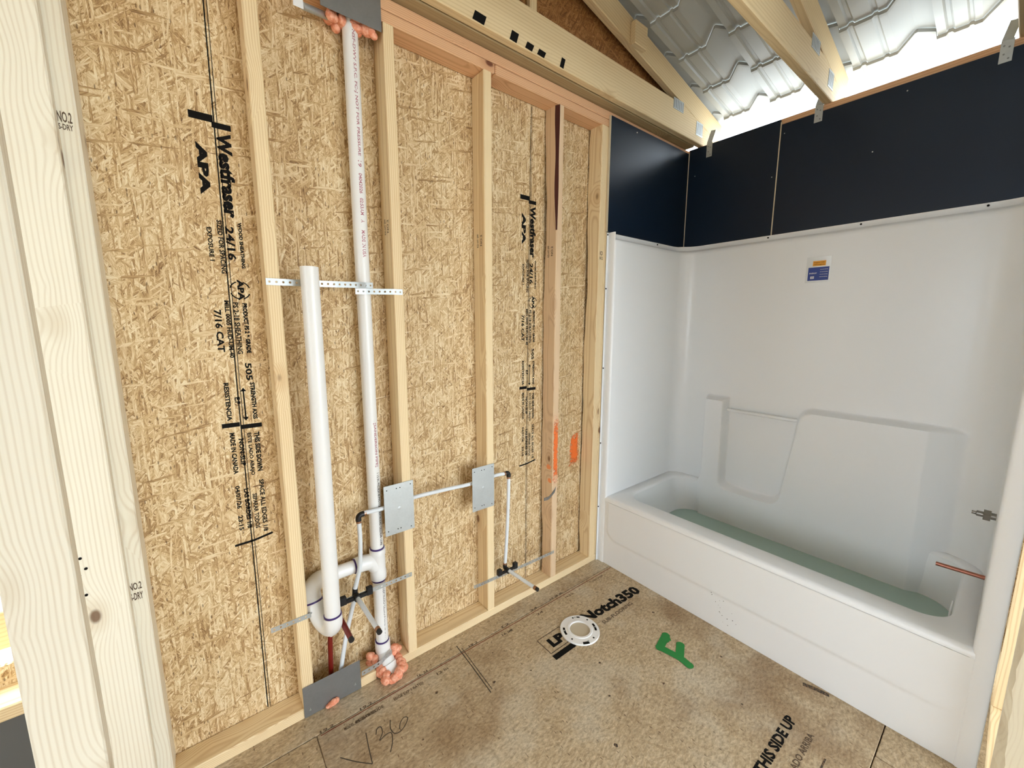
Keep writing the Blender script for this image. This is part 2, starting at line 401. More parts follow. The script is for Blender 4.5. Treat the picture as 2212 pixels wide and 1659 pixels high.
# ------------------------------------------------------------------ floor: subfloor sheets
fl = empty('floor', (0.5, -1.5, 0), 'brown dirty wood-strand subfloor with printed markings', None, None, 'structure')
ZF = 0.0
def sheet(bounds): return box('floor_sheet', bounds, m_floor, fl, 0.002)
sheet((0.0195, 1.3785, -1.2955, -0.0, -0.018, ZF)) if False else None
SH = [(0.0195, 2.456, -1.2960, -0.0930), (-0.30, 2.456, -0.0905, 0.30), (-2.40, 0.0180, -1.2960, -0.0930), (-2.4, -0.303, -0.0905, 0.30),
      (-1.0, 1.44, -2.516, -1.2985), (1.443, 2.456, -2.516, -1.299), (-3.4, -1.003, -2.516, -1.299), (-3.4, 2.456, -3.74, -2.519)]
for x0, x1, y0, y1 in SH: sheet((x0, x1, y0, y1, -0.018, ZF))
box('floor_underlay', (-3.45, 2.46, -3.75, 0.31, -0.05, -0.0185), m_joint, fl)
e = 0.0006
UPZ = (0, 0, 1)
ink_stroke('chalk_line', [(0.03, -0.101, e), (0.42, -0.1005, e), (0.90, -0.1045, e), (1.592, -0.1075, e)], 0.0035, m_redline, fl)
ink_stroke('chalk_line', [(1.54, -0.1375, e), (1.40, -0.28, e)], 0.002, m_joint, fl) if False else None
ink_stroke('pencil_line', [(0.596, -0.052, e), (0.592, -0.18, e), (0.584, -0.33, e)], 0.004, m_pencil, fl)
ink_stroke('pencil_line', [(0.608, -0.075, e), (0.602, -0.19, e), (0.596, -0.32, e)], 0.003, m_pencil, fl)
ink_stroke('pencil_line', [(1.50, -0.14, e), (1.52, -0.20, e), (1.535, -0.27, e)], 0.002, m_pencil, fl)
# pencilled figures 136 and a tick
for pts in ([(0.155, -0.186), (0.146, -0.24), (0.138, -0.300)], [(0.062, -0.216), (0.10, -0.262), (0.138, -0.300)],
            [(0.180, -0.215), (0.190, -0.197), (0.203, -0.198), (0.200, -0.222), (0.183, -0.242), (0.205, -0.236), (0.224, -0.241), (0.216, -0.272), (0.197, -0.301)],
            [(0.239, -0.194), (0.228, -0.222), (0.230, -0.246), (0.243, -0.256), (0.262, -0.252), (0.282, -0.238), (0.291, -0.224), (0.280, -0.216), (0.262, -0.228), (0.252, -0.246)]):
    ink_stroke('pencil_figure', smooth_path([(x, y, e) for x, y in pts], 4), 0.0032, m_pencil, fl)
# product printing on the floor sheet
X_ = (1, 0, 0); Yp = (0, 1, 0)
stamp('printed_word', 'Notch350', (1.152, -0.318, e), (0.995, -0.07, 0), (0.07, 0.995, 0), 0.398, 0.062, m_ink, fl, 0.03)
stamp('printed_word', 'SUB-FLOORING', (1.21, -0.372, e), X_, Yp, 0.225, 0.020, m_ink2, fl)
stamp('printed_word', 'LP', (0.925, -0.323, e), X_, Yp, 0.085, 0.050, m_ink, fl, 0.04)
for a, b in (((0.893, -0.250), (1.030, -0.250)), ((0.893, -0.250), (0.893, -0.340)), ((0.893, -0.340), (1.030, -0.340)), ((1.030, -0.250), (1.030, -0.340))):
    ink_stroke('printed_box', [(a[0], a[1], e), (b[0], b[1], e)], 0.004, m_ink2, fl)
box('printed_bar', (0.888, 1.01, -0.378, -0.352, 0.0002, 0.0007), m_ink, fl)
stamp('printed_word', 'THIS SIDE UP', (1.083, -1.098, e), X_, Yp, 0.292, 0.034, m_ink, fl, 0.02)
stamp('printed_word', 'ESTE LADO ARRIBA', (1.10, -1.155, e), X_, Yp, 0.26, 0.020, m_ink2, fl)
ink_stroke('printed_bar', [(1.16, -1.20, e), (1.30, -1.20, e)], 0.005, m_ink2, fl)
for x, s in ((0.049, '19.2'), (0.185, '19.2'), (0.412, '16  24'), (0.655, '19.2'), (0.835, '12'), (1.01, '24'), (1.145, '19.2'), (1.19, '16')):
    stamp('nail_line_figure', s, (x-0.018, -0.094, e), X_, Yp, 0.045, 0.012, m_ink2, fl)
for x, s, l in ((0.10, 'MODEL 4x8 SHEATHING', 0.11), (0.14, 'PS 2-18 CODE', 0.10), (0.28, 'EDGE EXP 1 RATED', 0.12), (0.46, '12 in', 0.05), (0.79, '16 in', 0.05), (0.83, '4', 0.02), (1.0, '24', 0.04), (1.2, '19.2 in', 0.06), (1.40, 'THIS END ON JOIST', 0.10)):
    stamp('nail_line_figure', s, (x, -0.134, e), X_, Yp, l, 0.013, m_ink2, fl)
# sprayed green letter
def blob(name, pts, wdt, mat, par, nrm=(0, 0, 1)):
    return ink_stroke(name, smooth_path(pts, 5), wdt, mat, par, nrm)
gm = empty('spray_mark', (1.33, -0.66, 0), 'green sprayed letter E on the subfloor', None) if False else None
ez = 0.0011
for i, pts in enumerate(([(1.372, -0.590), (1.330, -0.600), (1.286, -0.612)], [(1.290, -0.612), (1.300, -0.660), (1.306, -0.700), (1.300, -0.738)], [(1.372, -0.660), (1.340, -0.676), (1.312, -0.690)], [(1.366, -0.598), (1.352, -0.612)])):
    blob('green_paint_stroke', [(x, y, ez + i*0.0002) for x, y in pts], 0.034 if i < 3 else 0.028, m_green, fl)
for k, (x, y, r_) in enumerate(((1.372, -0.590, 0.018), (1.288, -0.612, 0.019), (1.300, -0.738, 0.018), (1.372, -0.660, 0.018), (1.346, -0.604, 0.016))):
    ink_poly('green_paint_stroke', [(x+r_*math.cos(a*PI/6), y+r_*math.sin(a*PI/6), ez+0.001+k*0.0001) for a in range(12)], m_green, fl)
# nail heads and dark spots
for (x, y) in ((0.30, -0.33), (0.42, -0.20), (0.70, -0.18), (0.77, -0.35), (1.14, -0.72), (1.29, -0.95), (0.93, -0.62), (1.02, -0.50), (1.45, -0.80), (0.80, -0.75), (0.36, -0.52), (1.20, -1.18), (1.46, -0.47), (0.62, -0.30)):
    rr_ = random.uniform(0.003, 0.007)
    ink_poly('dark_spot', [(x + rr_*math.cos(a*PI/4)*random.uniform(.7, 1.3), y + rr_*math.sin(a*PI/4)*random.uniform(.7, 1.3), e) for a in range(8)], m_ink2, fl)
ink_stroke('brown_smear', smooth_path([(1.568, -1.06, e), (1.58, -1.10, e), (1.588, -1.14, e)], 4), 0.018, m_ink2, fl)

# ------------------------------------------------------------------ wall_back: the open stud wall
wb = empty('wall_back', (0.6, 0, 0), 'open stud wall with golden strand-board sheathing between pale studs', None, None, 'structure')
ZP, ZT = 0.038, 2.391
def sheathing(x0, x1, z0=-0.02, z1=2.52):
    return box('sheathing_panel', (x0, x1, 0.0895, 0.1005, z0, z1), m_osb, wb)
sheathing(-0.435, 0.4180); sheathing(0.4195, 1.5905); sheathing(1.5920, 2.45)
sheathing(-1.70, -0.438, -0.02, 0.53)
XS = {'A': 0.0, 'B': 0.3995, 'C': 0.8036, 'D': 1.2164, 'E': 1.5269}
studs = {}
for k, x in list(XS.items()) + [('Z', -0.3925), ('Y', -0.813), ('H', 1.5745), ('F', 1.86), ('G', 2.25)]:
    mt = {'Z': m_pale, 'D': m_waney, 'E': m_pine}.get(k, m_pine)
    if k in 'DE': continue
    studs[k] = board('stud', (x, x+(0.0465 if k == 'E' else 0.038), 0.0, 0.089, ZP, ZT), 'z', mt, wb)
# the bowed stud with a wane edge coloured dark as shade: its back edge is missing wood, so it stands off the sheathing
def waney(x0, x1, ph, front, mat):
    bm = bmesh.new(); N = 60; rows = []
    for i in range(N+1):
        t = i/N; z = ZP + (ZT-ZP)*t
        wv = 0.5+0.5*math.sin(t*9.3+ph)
        cut = 0.004 + 0.016*(0.35+0.65*wv)*(0.55+0.45*math.sin(t*17+ph)) + 0.002*math.sin(t*70)
        back = 0.089 - max(0.003, cut)
        nick = 0.0
        if front: nick = 0.016*max(0.0, min(1.0, (t-0.72)/0.16))*(0.75+0.25*math.sin(t*40)) + 0.002*max(0, math.sin(t*23))
        prof = [(x0+0.003+nick*0.45, 0.0), (x1-0.003, 0.0), (x1, 0.003), (x1, 0.086), (x1-0.003, 0.089), (x0+0.024, 0.089), (x0, back), (x0, 0.003+nick*1.25)]
        rows.append([bm.verts.new((px-x0-0.019, py-0.0445, z)) for px, py in prof])
    n = 8
    for a, b in zip(rows, rows[1:]):
        for k in range(n):
            f = bm.faces.new((a[k], a[(k+1) % n], b[(k+1) % n], b[k]))
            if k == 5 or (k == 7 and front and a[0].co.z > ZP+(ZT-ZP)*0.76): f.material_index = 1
    bm.faces.new(rows[0]); bm.faces.new(rows[-1])
    R_ = Matrix.Rotation(PI/2, 4, 'Y')           # put the grain on local X
    for v in bm.verts: v.co = R_ @ (v.co - Vector((0, 0, 1.2)))
    me = bm_mesh('stud', bm); me.materials.append(mat); me.materials.append(m_wane_shade)
    return link('stud', me, None, wb, Matrix.Translation((x0+0.019, 0.0445, 1.2)) @ Matrix.Rotation(-PI/2, 4, 'Y'))
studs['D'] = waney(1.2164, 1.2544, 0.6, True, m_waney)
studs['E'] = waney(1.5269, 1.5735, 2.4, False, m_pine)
board('bottom_plate', (-0.397, 0.262, 0.0, 0.089, 0.0, ZP), 'x', m_pine, wb)
board('bottom_plate', (0.345, 2.34, 0.0, 0.089, 0.0, ZP), 'x', m_pine, wb)
board('bottom_plate', (-1.7, -0.40, 0.0, 0.089, 0.0, ZP), 'x', m_pine, wb)
board('top_plate', (-0.36, 0.86, 0.001, 0.089, ZT, ZT+0.0368), 'x', m_pink, wb, 0.004)
board('top_plate', (0.862, 2.34, 0.001, 0.089, ZT, ZT+0.0368), 'x', m_pink, wb, 0.004)
board('top_plate', (-0.9, 2.43, 0.0, 0.089, ZT+0.038, ZT+0.076), 'x', m_pink, wb, 0.004)
board('drywall_nailer', (-0.9, 2.33, -0.048, 0.09, 2.468, 2.506), 'x', m_nailer, wb)
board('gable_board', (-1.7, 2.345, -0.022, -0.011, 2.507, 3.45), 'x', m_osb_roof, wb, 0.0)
board('gable_stud', (1.0, 1.038, -0.049, -0.0225, 2.507, 3.2), 'z', m_gold, wb)
# sheathing print: the same stamp on each sheet
def sheet_print(dx):
    y = 0.0890; DN = (0, 0, -1); RT = (1, 0, 0)
    def col(s, x, z0, z1, h, m=m_ink, bold=0.012): stamp('printed_stamp', s, (x+dx-h/2, y, z0), DN, RT, z0-z1, h, m, wb, bold)
    for xx, wd in ((-0.089, 0.0032), (-0.0815, 0.0018)):
        ink_stroke('printed_line', [(xx+dx+0.010, y, 2.385), (xx+dx-0.004, y, 1.2), (xx+dx-0.010, y, ZP+0.002)], wd, m_ink, wb, (0, -1, 0))
    col('Westfraser', -0.064, 1.953, 1.716, 0.036, m_ink, 0.03)
    col('APA', -0.120, 1.915, 1.772, 0.025, m_ink, 0.04)
    col('WOOD SHEATHING', -0.045, 1.706, 1.570, 0.010, m_ink, 0.03)
    col('24/16', -0.072, 1.690, 1.592, 0.022)
    col('SIZED FOR SPACING', -0.096, 1.706, 1.551, 0.013)
    col('EXPOSURE 1', -0.122, 1.682, 1.586, 0.012)
    col('APA', -0.058, 1.536, 1.472, 0.017, m_ink, 0.03)
    c = Vector((-0.060+dx, y, 1.503))
    for a0, a1 in ((0.35, 1.25), (1.9, 2.9), (3.5, 4.5), (5.0, 5.9)):
        ink_stroke('printed_ring', [(c.x+0.026*math.cos(a0+(a1-a0)*i/8), y, c.z+0.026*math.sin(a0+(a1-a0)*i/8)) for i in range(9)], 0.0035, m_ink, wb, (0, -1, 0))
    col('PRODUCT PS 2 & GRADE', -0.052, 1.464, 1.308, 0.013, m_ink, 0.04)
    col('PS 2-18 SHEATHING', -0.0755, 1.466, 1.306, 0.014)
    col('MILL 0005 HUD-UM-40', -0.098, 1.471, 1.295, 0.012, m_ink, 0.02)
    col('7/16 CAT', -0.123, 1.443, 1.314, 0.019)
    col('505', -0.058, 1.277, 1.221, 0.018)
    col('STRENGTH AXIS', -0.052, 1.214, 1.093, 0.013, m_ink, 0.03)
    col('E.F.', -0.096, 1.170, 1.144, 0.014)
    col('RESISTENCIA', -0.121, 1.218, 1.096, 0.013, m_ink, 0.02)
    ink_stroke('printed_arrow', [(-0.078+dx, y, 1.19), (-0.078+dx, y, 1.10)], 0.004, m_ink, wb, (0, -1, 0))
    for zz, s in ((1.199, -1), (1.091, 1)):
        ink_poly('printed_arrow', [(-0.078+dx, y, zz), (-0.086+dx, y, zz+s*0.012), (-0.070+dx, y, zz+s*0.012)], m_ink, wb)
    box('printed_bar', (-0.143+dx, -0.096+dx, y-0.0001, y+0.0003, 1.075, 1.089), m_ink, wb)
    box('printed_bar', (-0.094+dx, -0.036+dx, y-0.0001, y+0.0003, 1.065, 1.079), m_ink, wb)
    col('THIS SIDE DOWN', -0.053, 1.050, 0.916, 0.015, m_ink, 0.03)
    col('ESTE LADO ABAJO', -0.075, 1.050, 0.906, 0.014)
    col('NON-SLIP', -0.097, 1.034, 0.943, 0.014, m_ink, 0.02)
    col('MADE IN CANADA', -0.119, 1.057, 0.920, 0.014, m_ink, 0.02)
    col('SPACE ALL EDGES 1/8', -0.053, 0.886, 0.701, 0.014)
    col('SEPARAR TODOS', -0.075, 0.842, 0.719, 0.013)
    col('LAS BORDES 1/8', -0.097, 0.865, 0.727, 0.014, m_ink, 0.02)
    col('04/07/26', -0.120, 0.880, 0.802, 0.013)
    col('23:15', -0.120, 0.778, 0.726, 0.013)
    ink_stroke('printed_bar', [(-0.143+dx, y, 0.678), (-0.09+dx, y, 0.680), (-0.034+dx, y, 0.690)], 0.0075, m_ink, wb, (0, -1, 0))
    box('printed_bar', (-0.142+dx, -0.086+dx, y-0.0001, y+0.0003, 1.975, 1.995), m_ink, wb)
    box('printed_bar', (-0.090+dx, -0.044+dx, y-0.0001, y+0.0003, 1.962, 1.978), m_ink, wb)
sheet_print(0.0); sheet_print(1.208)
# grade stamps on the studs
def side_stamp(x, z):      # on the left face of a stud
    stamp('grade_stamp', 'NO.2', (x-0.0006, 0.022, z), (0, 0, 1), (0, 1, 0), 0.045, 0.014, m_ink2, wb)
    stamp('grade_stamp', 'KD-HT SPF', (x-0.0006, 0.048, z-0.004), (0, 0, 1), (0, 1, 0), 0.055, 0.012, m_ink2, wb)
for k in 'BCD': side_stamp(XS[k], 1.725)
stamp('grade_stamp', 'NO.2', (1.535, -0.0006, 1.735), (1, 0, 0), (0, 0, 1), 0.026, 0.016, m_ink2, wb)
stamp('grade_stamp', 'KD', (1.537, -0.0006, 1.758), (1, 0, 0), (0, 0, 1), 0.022, 0.020, m_ink2, wb)
stamp('grade_stamp', 'NO.2', (-0.388, -0.0006, 1.862), (1, 0, 0), (0, 0, 1), 0.024, 0.024, m_ink2, wb)
stamp('grade_stamp', 'S-DRY', (-0.388, -0.0006, 1.846), (1, 0, 0), (0, 0, 1), 0.024, 0.013, m_ink2, wb)
stamp('grade_stamp', 'NO.2', (-0.390, -0.0006, 0.675), (1, 0, 0), (0, 0, 1), 0.026, 0.022, m_ink2, wb)
stamp('grade_stamp', 'S-DRY', (-0.390, -0.0006, 0.645), (1, 0, 0), (0, 0, 1), 0.026, 0.022, m_ink2, wb)
# orange spray on the waney stud
ink_poly('orange_spray_streak', [(1.2215, -0.0007, 0.94), (1.254, -0.0007, 0.94), (1.254, -0.0007, 0.56), (1.2165, -0.0007, 0.56)], m_orange, wb)
for (y_, z_, r_) in ((0.030, 0.655, 0.016), (0.020, 0.585, 0.013)):
    ink_poly('orange_spray_spot', [(1.2155, y_ + r_*1.3*math.cos(a*PI/5)*random.uniform(.6, 1.2), z_ + r_*math.sin(a*PI/5)*random.uniform(.6, 1.2)) for a in range(10)], m_orange_spot, wb)

ink_poly('orange_overspray', [(1.43, 0.0888, 0.58), (1.51, 0.0888, 0.60), (1.515, 0.0888, 0.80), (1.44, 0.0888, 0.76)], m_orange_thin, wb)
# low sill and grey sheet seen through the side wall, left of the stud wall
board('sill_board', (-0.775, -0.40, 0.0, 0.125, 0.436, 0.474), 'x', m_pine, wb)
box('grey_sheet', (-0.775, -0.40, 0.03, 0.04, 0.04, 0.436), m_slate, wb)
board('outer_rail', (-1.7, -0.44, 0.19, 0.23, 0.52, 0.63), 'x', m_gold, wb)

# board panels above the tub
bp1 = box('board_panel', (1.5795, 2.3395, -0.0125, -0.0005, 1.879, 2.4435), m_board, wb, 0.001)
box('board_edge_strip', (1.5755, 1.5790, -0.0120, -0.0008, 1.88, 2.4435), m_gyp, wb)

# ------------------------------------------------------------------ wall_right: long wall behind the tub
wr = empty('wall_right', (2.40, -0.9, 0), 'wall behind the bathtub faced with blue-black board under a pale plate', None, None, 'structure')
for y0, y1, zt in ((-0.5135, -0.0165, 2.460), (-2.6, -0.5195, 2.434)):
    box('board_panel', (2.340, 2.352, y0, y1, 1.878, zt), m_board, wr, 0.001)
box('board_edge_strip', (2.3402, 2.346, -0.5192, -0.5138, 1.878, 2.446), m_gyp, wr)
box('board_edge_strip', (2.3385, 2.344, -0.0162, -0.0127, 1.878, 2.446), m_gyp, wr)
board('top_plate', (2.353, 2.442, -4.0, -0.002, ZT, ZT+0.0375), 'y', m_pink, wr)
board('top_plate', (2.353, 2.442, -4.0, -0.002, ZT+0.038, ZT+0.076), 'y', m_pink, wr)
board('bottom_plate', (2.353, 2.442, -4.0, -0.002, 0.0, ZP), 'y', m_pine, wr)
for y in (-0.35, -0.756, -1.16, -1.57, -1.97, -2.38, -2.8): board('stud', (2.353, 2.442, y-0.019, y+0.019, ZP, ZT), 'z', m_pine, wr)
box('sheathing_panel', (2.4425, 2.4535, -4.0, 0.09, -0.02, 2.44), m_osb_y, wr)
for (y, z) in ((-0.536, 2.385), (-0.907, 2.182), (-0.494, 2.181), (-1.0, 2.40), (-0.06, 2.30)):
    tube('board_screw', [(2.3401, y, z), (2.3385, y, z)], 0.0026, m_galv, wr, 8)
tube('board_screw', [(1.797, -0.0126, 2.42), (1.797, -0.0140, 2.42)], 0.0035, m_white, wb, 8)

# ------------------------------------------------------------------ wall_front: stud wall at the near end of the tub
wf = empty('wall_front', (1.56, -1.58, 0), 'near end wall of the tub alcove with rough waney-edged stud', None, None, 'structure')
def rough_stud(bounds, mat, seed):
    x0, x1, y0, y1, z0, z1 = bounds; rnd = random.Random(seed); bm = bmesh.new(); N = 70; rows = []
    wan = 0.0
    for i in range(N+1):
        z = z0+(z1-z0)*i/N
        wan = 0.010+0.007*math.sin(i*0.55)+rnd.uniform(-.004, .004)
        w2 = 0.012+0.006*math.sin(i*0.33+1)+rnd.uniform(-.003, .003)
        prof = [(x0, y1-w2-0.004), (x0+wan, y1), (x1, y1), (x1, y0), (x0, y0)]
        rows.append([bm.verts.new((px-x0, py-y0, z)) for px, py in prof])
    for a, b in zip(rows, rows[1:]):
        for k in range(5): bm.faces.new((a[k], a[(k+1) % 5], b[(k+1) % 5], b[k]))
    bm.faces.new(rows[0]); bm.faces.new(rows[-1])
    R = Matrix.Rotation(PI/2, 4, 'Y')
    for v in bm.verts: v.co = R @ (v.co - Vector((0, 0, 1.2)))
    return link('stud', bm_mesh('stud', bm), mat, wf, Matrix.Translation((x0, y0, 1.2)) @ Matrix.Rotation(-PI/2, 4, 'Y'))
rough_stud((1.540, 1.578, -1.618, -1.529, ZP, ZT), m_cream, 3)
board('stud', (1.95, 1.988, -1.612, -1.523, ZP, ZT), 'z', m_pine, wf)
board('bottom_plate', (1.50, 2.34, -1.612, -1.523, 0, ZP), 'x', m_pine, wf)
board('top_plate', (1.50, 2.34, -1.612, -1.523, ZT, ZT+0.038), 'x', m_pink, wf)
board('top_plate', (1.50, 2.34, -1.612, -1.523, ZT+0.0385, ZT+0.076), 'x', m_pink, wf)
box('board_panel', (1.60, 2.3395, -1.5225, -1.511, 1.885, 2.4435), m_board, wf, 0.001)

# ------------------------------------------------------------------ wall_left: side partition ending at the doorway
wl = empty('wall_left', (-0.44, -0.2, 0), 'pale side wall studs framing the doorway beside the stud wall', None, None, 'structure')
board('stud', (-0.487, -0.398, -0.420, -0.382, ZP, ZT), 'z', m_pale, wl)
board('stud', (-0.4765, -0.3870, -0.0385, -0.0005, ZP, ZT), 'z', m_pale, wl)
board('bottom_plate', (-0.487, -0.398, -0.420, -0.0005, 0, ZP), 'y', m_pine, wl)
board('top_plate', (-0.487, -0.398, -0.420, -0.0005, ZT, ZT+0.038), 'y', m_pink, wl)
board('top_plate', (-0.487, -0.398, -0.420, -0.0005, ZT+0.0385, ZT+0.076), 'y', m_pink, wl)
for (x, y, z) in ((-0.462, -0.0392, 0.82), (-0.455, -0.0392, 0.79), (-0.468, -0.0392, 0.775), (-0.462, -0.0392, 0.72)):
    tube('nail', [(x, y+0.001, z), (x, y-0.001, z)], 0.0035, m_ink, wl, 8)

# ------------------------------------------------------------------ unseen walls added behind the camera to shape the daylight
we = empty('wall_added_rear', (0, -3.76, 0), 'added unseen wall behind the viewer, its opening shaping the daylight', None, None, 'structure')
box('sheathing_panel', (-3.46, REAR_X0, -3.80, -3.76, 0, 2.5), m_osb, we)
box('sheathing_panel', (-3.46, 2.46, -3.80, -3.76, 2.25, 3.9), m_osb, we)
wo = empty('wall_added_side', (-3.44, -1.7, 0), 'added unseen wall across the house, its opening shaping the daylight', None, None, 'structure')
for y0, y1, z0, z1 in ((-3.76, 0.09, 0, 0.8), (-3.76, 0.09, 2.1, 3.9), (-3.76, FAR_Y0, 0.8, 2.1), (FAR_Y1, 0.09, 0.8, 2.1)):
    box('sheathing_panel', (-3.46, -3.42, y0, y1, z0, z1), m_osb_y, wo)
box('sheathing_panel', (-3.46, -1.705, 0.09, 0.13, 0, 3.9), m_osb, wo)

# ------------------------------------------------------------------ ceiling: stamped metal roof courses seen from below
ce = empty('ceiling', (1.5, -0.8, 2.47), 'underside of the grey stamped metal tile roof, open at the eave', None, None, 'structure')
SL = 0.228
def zroof(x): return 2.886 + SL*(1.53-x)
pans = [(0.125, -0.02), (-0.130, -0.275), (-0.385, -0.530), (-0.755, -0.917), (-1.045, -1.178), (-1.300, -1.445), (-1.56, -1.70), (-1.82, -1.96), (-2.08, -2.22), (-2.34, -2.48), (-2.6, -2.74), (-2.86, -3.0), (-3.12, -3.26), (-3.38, -3.52), (-3.64, -3.78)]
prof = [(0.42, 0.030), (0.20, 0.030)]
for a, b in pans:
    wdt = a-b
    prof += [(a+0.006, 0.0339), (a, 0.0), (a-0.028, 0.0), (a-0.034, 0.009), (a-0.046, 0.009), (a-0.054, 0.0), (a-wdt*0.70, 0.0), (a-wdt*0.74, 0.006), (a-wdt*0.80, 0.006), (a-wdt*0.84, 0.0), (b, 0.0), (b-0.062, 0.034), (b-0.070, 0.036)]
prof.append((-4.05, 0.03))
seen = []
for y, h in prof:
    if not seen or y < seen[-1][0]-0.004: seen.append((y, h))
prof = seen
def course(xb):
    xe = min(xb + 0.285, 2.668); V = []; Fc = []; n = len(prof)
    cols = [(xb, -0.004), (xb, -0.018), (xb+0.015, -0.018), (xb+(xe-xb)*0.5, -0.010), (xe-0.02, -0.001), (xe, -0.001)]
    for x, dz in cols:
        for y, h in prof:
            V.append((x + (0.0 if h < 0.012 or h == 0.0339 else -0.055*min(1, h/0.034)), y, zroof(x) + dz + h))
    for c in range(len(cols)-1):
        for i in range(n-1):
            Fc.append((c*n+i, c*n+i+1, (c+1)*n+i+1, (c+1)*n+i))
    me = mesh('roof_course', V, Fc)
    return link('roof_course', me, m_tile, ce)
xb = 2.512
xs = [2.512 - 0.2705*i for i in range(0, 14)]
for x in xs: course(x)
# the eave course ends at x = 2.80 in plan; trim the last one
box('roof_deck', (-5.0, -0.95, -4.05, 0.42, 3.30, 3.34), m_tile, ce)

# ------------------------------------------------------------------ roof trusses
def prism_xz(pts, y0, y1, c=0.003):
    bm = bmesh.new()
    a = [bm.verts.new((x, y0, z)) for x, z in pts]; b = [bm.verts.new((x, y1, z)) for x, z in pts]; n = len(pts)
    bm.faces.new(a); bm.faces.new(b[::-1])
    for i in range(n): bm.faces.new((a[i], b[i], b[(i+1) % n], a[(i+1) % n]))
    bmesh.ops.bevel(bm, geom=bm.edges[:], offset=c, segments=1, affect='EDGES', profile=0.5)
    return bm
def truss(yf, label, block=False, marks=False):
    """yf: face toward the camera (smaller y); 38 mm thick; heel bears on the wall behind the tub"""
    y1 = yf+0.036; yc = (yf+y1)/2
    r = empty('roof_truss', (2.38, yc, 2.468), label, 'roof truss', 'roof trusses')
    zb = 2.4685 if not block else 2.4685
    zlo = lambda x: 2.563 + 0.224*(2.40-x)
    ztop = zb+0.14 + (0.016 if block else 0); xj = 2.40-(ztop+0.002-2.563)/0.224
    pf = [(-1.2, zb), (2.44, zb), (2.44, zlo(2.44)-0.002), (xj, ztop), (-1.2, ztop)]
    link('bottom_chord', bm_mesh('bottom_chord', prism_xz([(x-1.0, z-2.53) for x, z in pf], yf-yc, y1-yc)), m_gold, r, Matrix.Translation((1.0, yc, 2.53)))
    th = 0.118*math.cos(math.atan(0.224))
    x0, x1 = -1.2, 2.56
    off = th/2/math.cos(math.atan(0.224))
    beam('top_chord', (x0, yc, zlo(x0)+off), (x1, yc, zlo(x1)+off), 0.036, th, m_gold, r, 0.003)
    beam('web', (0.75, yc, zb+0.15), (-0.45, yc, zlo(-0.45)), 0.036, 0.089, m_gold, r)
    beam('web', (0.80, yc, zb+0.15), (1.0, yc, zlo(1.0)), 0.036, 0.089, m_gold, r)
    for x, z, wx, hz in ((2.06, 2.605, 0.105, 0.055), (2.30, 2.545, 0.075, 0.075)):
        gp = box('nail_plate', (x-wx/2, x+wx/2, yf-0.0016, yf-0.0002, z-hz/2, z+hz/2), m_galv, r)
        for k in range(6):
            xx = x - wx/2 + wx*(k+0.5)/6
            box('plate_slot', (xx-0.002, xx+0.002, yf-0.0022, yf-0.0017, z-hz*0.40, z+hz*0.40), m_galv_dark, gp)
    if block:
        board('blocking', (1.60, 1.70, yf-0.030, yf-0.0005, zlo(1.65)+0.0, zlo(1.65)+0.10), 'x', m_gold, r)
    if marks:
        for x, wd, hz in ((0.725, 0.062, 0.030), (0.885, 0.046, 0.034), (0.963, 0.048, 0.024), (1.027, 0.050, 0.022), (1.147, 0.034, 0.038)):
            ink_poly('black_mark', [(x-wd/2, yf-0.0008, 2.472), (x+wd/2-0.012, yf-0.0008, 2.470), (x+wd/2, yf-0.0008, 2.472+hz), (x-wd/2+0.012, yf-0.0008, 2.474+hz)], m_ink, r)
    return r
truss(-0.090, 'golden roof truss beside the stud wall with black marker dashes on its chord', True, True)
truss(-0.726, 'golden roof truss over the middle of the bathtub', False)
truss(-1.330, 'golden roof truss over the near end of the bathtub', False)

# hurricane ties on the wall plate
def tie(y, label):
    r = empty('hurricane_tie', (2.336, y, 2.39), label, 'metal tie', 'metal ties at the truss heels')
    box('lower_leg', (2.3378, 2.3394, y-0.017, y+0.017, 2.388, 2.468), m_galv, r, 0.0005)
    beam('upper_leg', (2.338, y+0.002, 2.466), (2.350, y-0.012, 2.535), 0.0016, 0.030, m_galv, r, 0.0, (0, 1, 0))
    for dz, dy in ((0.012, -0.007), (0.030, 0.006), (0.052, -0.006), (0.06, 0.008)):
        tube('nail', [(2.3377, y+dy, 2.388+dz), (2.3366, y+dy, 2.388+dz)], 0.003, m_galv_dark, r, 8)
    return r
tie(-0.680, 'grey metal truss tie nailed to the dark board under the middle truss')
tie(-1.270, 'grey metal truss tie nailed to the dark board under the near truss')
tie(-0.140, 'grey metal truss tie in the corner where stud wall meets dark board')

# ------------------------------------------------------------------ bathtub and shower unit
tub = empty('tub_shower_unit', (1.95, -0.755, 0), 'white one-piece bathtub and shower surround filling the alcove', 'bathtub')
def sdf_poly(px, py, P):
    d = 1e9; inside = False; n = len(P)
    for i in range(n):
        ax, ay = P[i]; bx, by = P[(i+1) % n]
        ex, ey = bx-ax, by-ay; wx, wy = px-ax, py-ay
        t = max(0, min(1, (wx*ex+wy*ey)/(ex*ex+ey*ey+1e-12)))
        dx, dy = wx-ex*t, wy-ey*t
        d = min(d, dx*dx+dy*dy)
        if (ay > py) != (by > py) and px < (bx-ax)*(py-ay)/(by-ay)+ax: inside = not inside
    return -math.sqrt(d) if inside else math.sqrt(d)
def arc(cx, cy, r, a0, a1, n=6): return [(cx+r*math.cos(a0+(a1-a0)*i/n), cy+r*math.sin(a0+(a1-a0)*i/n)) for i in range(n+1)]
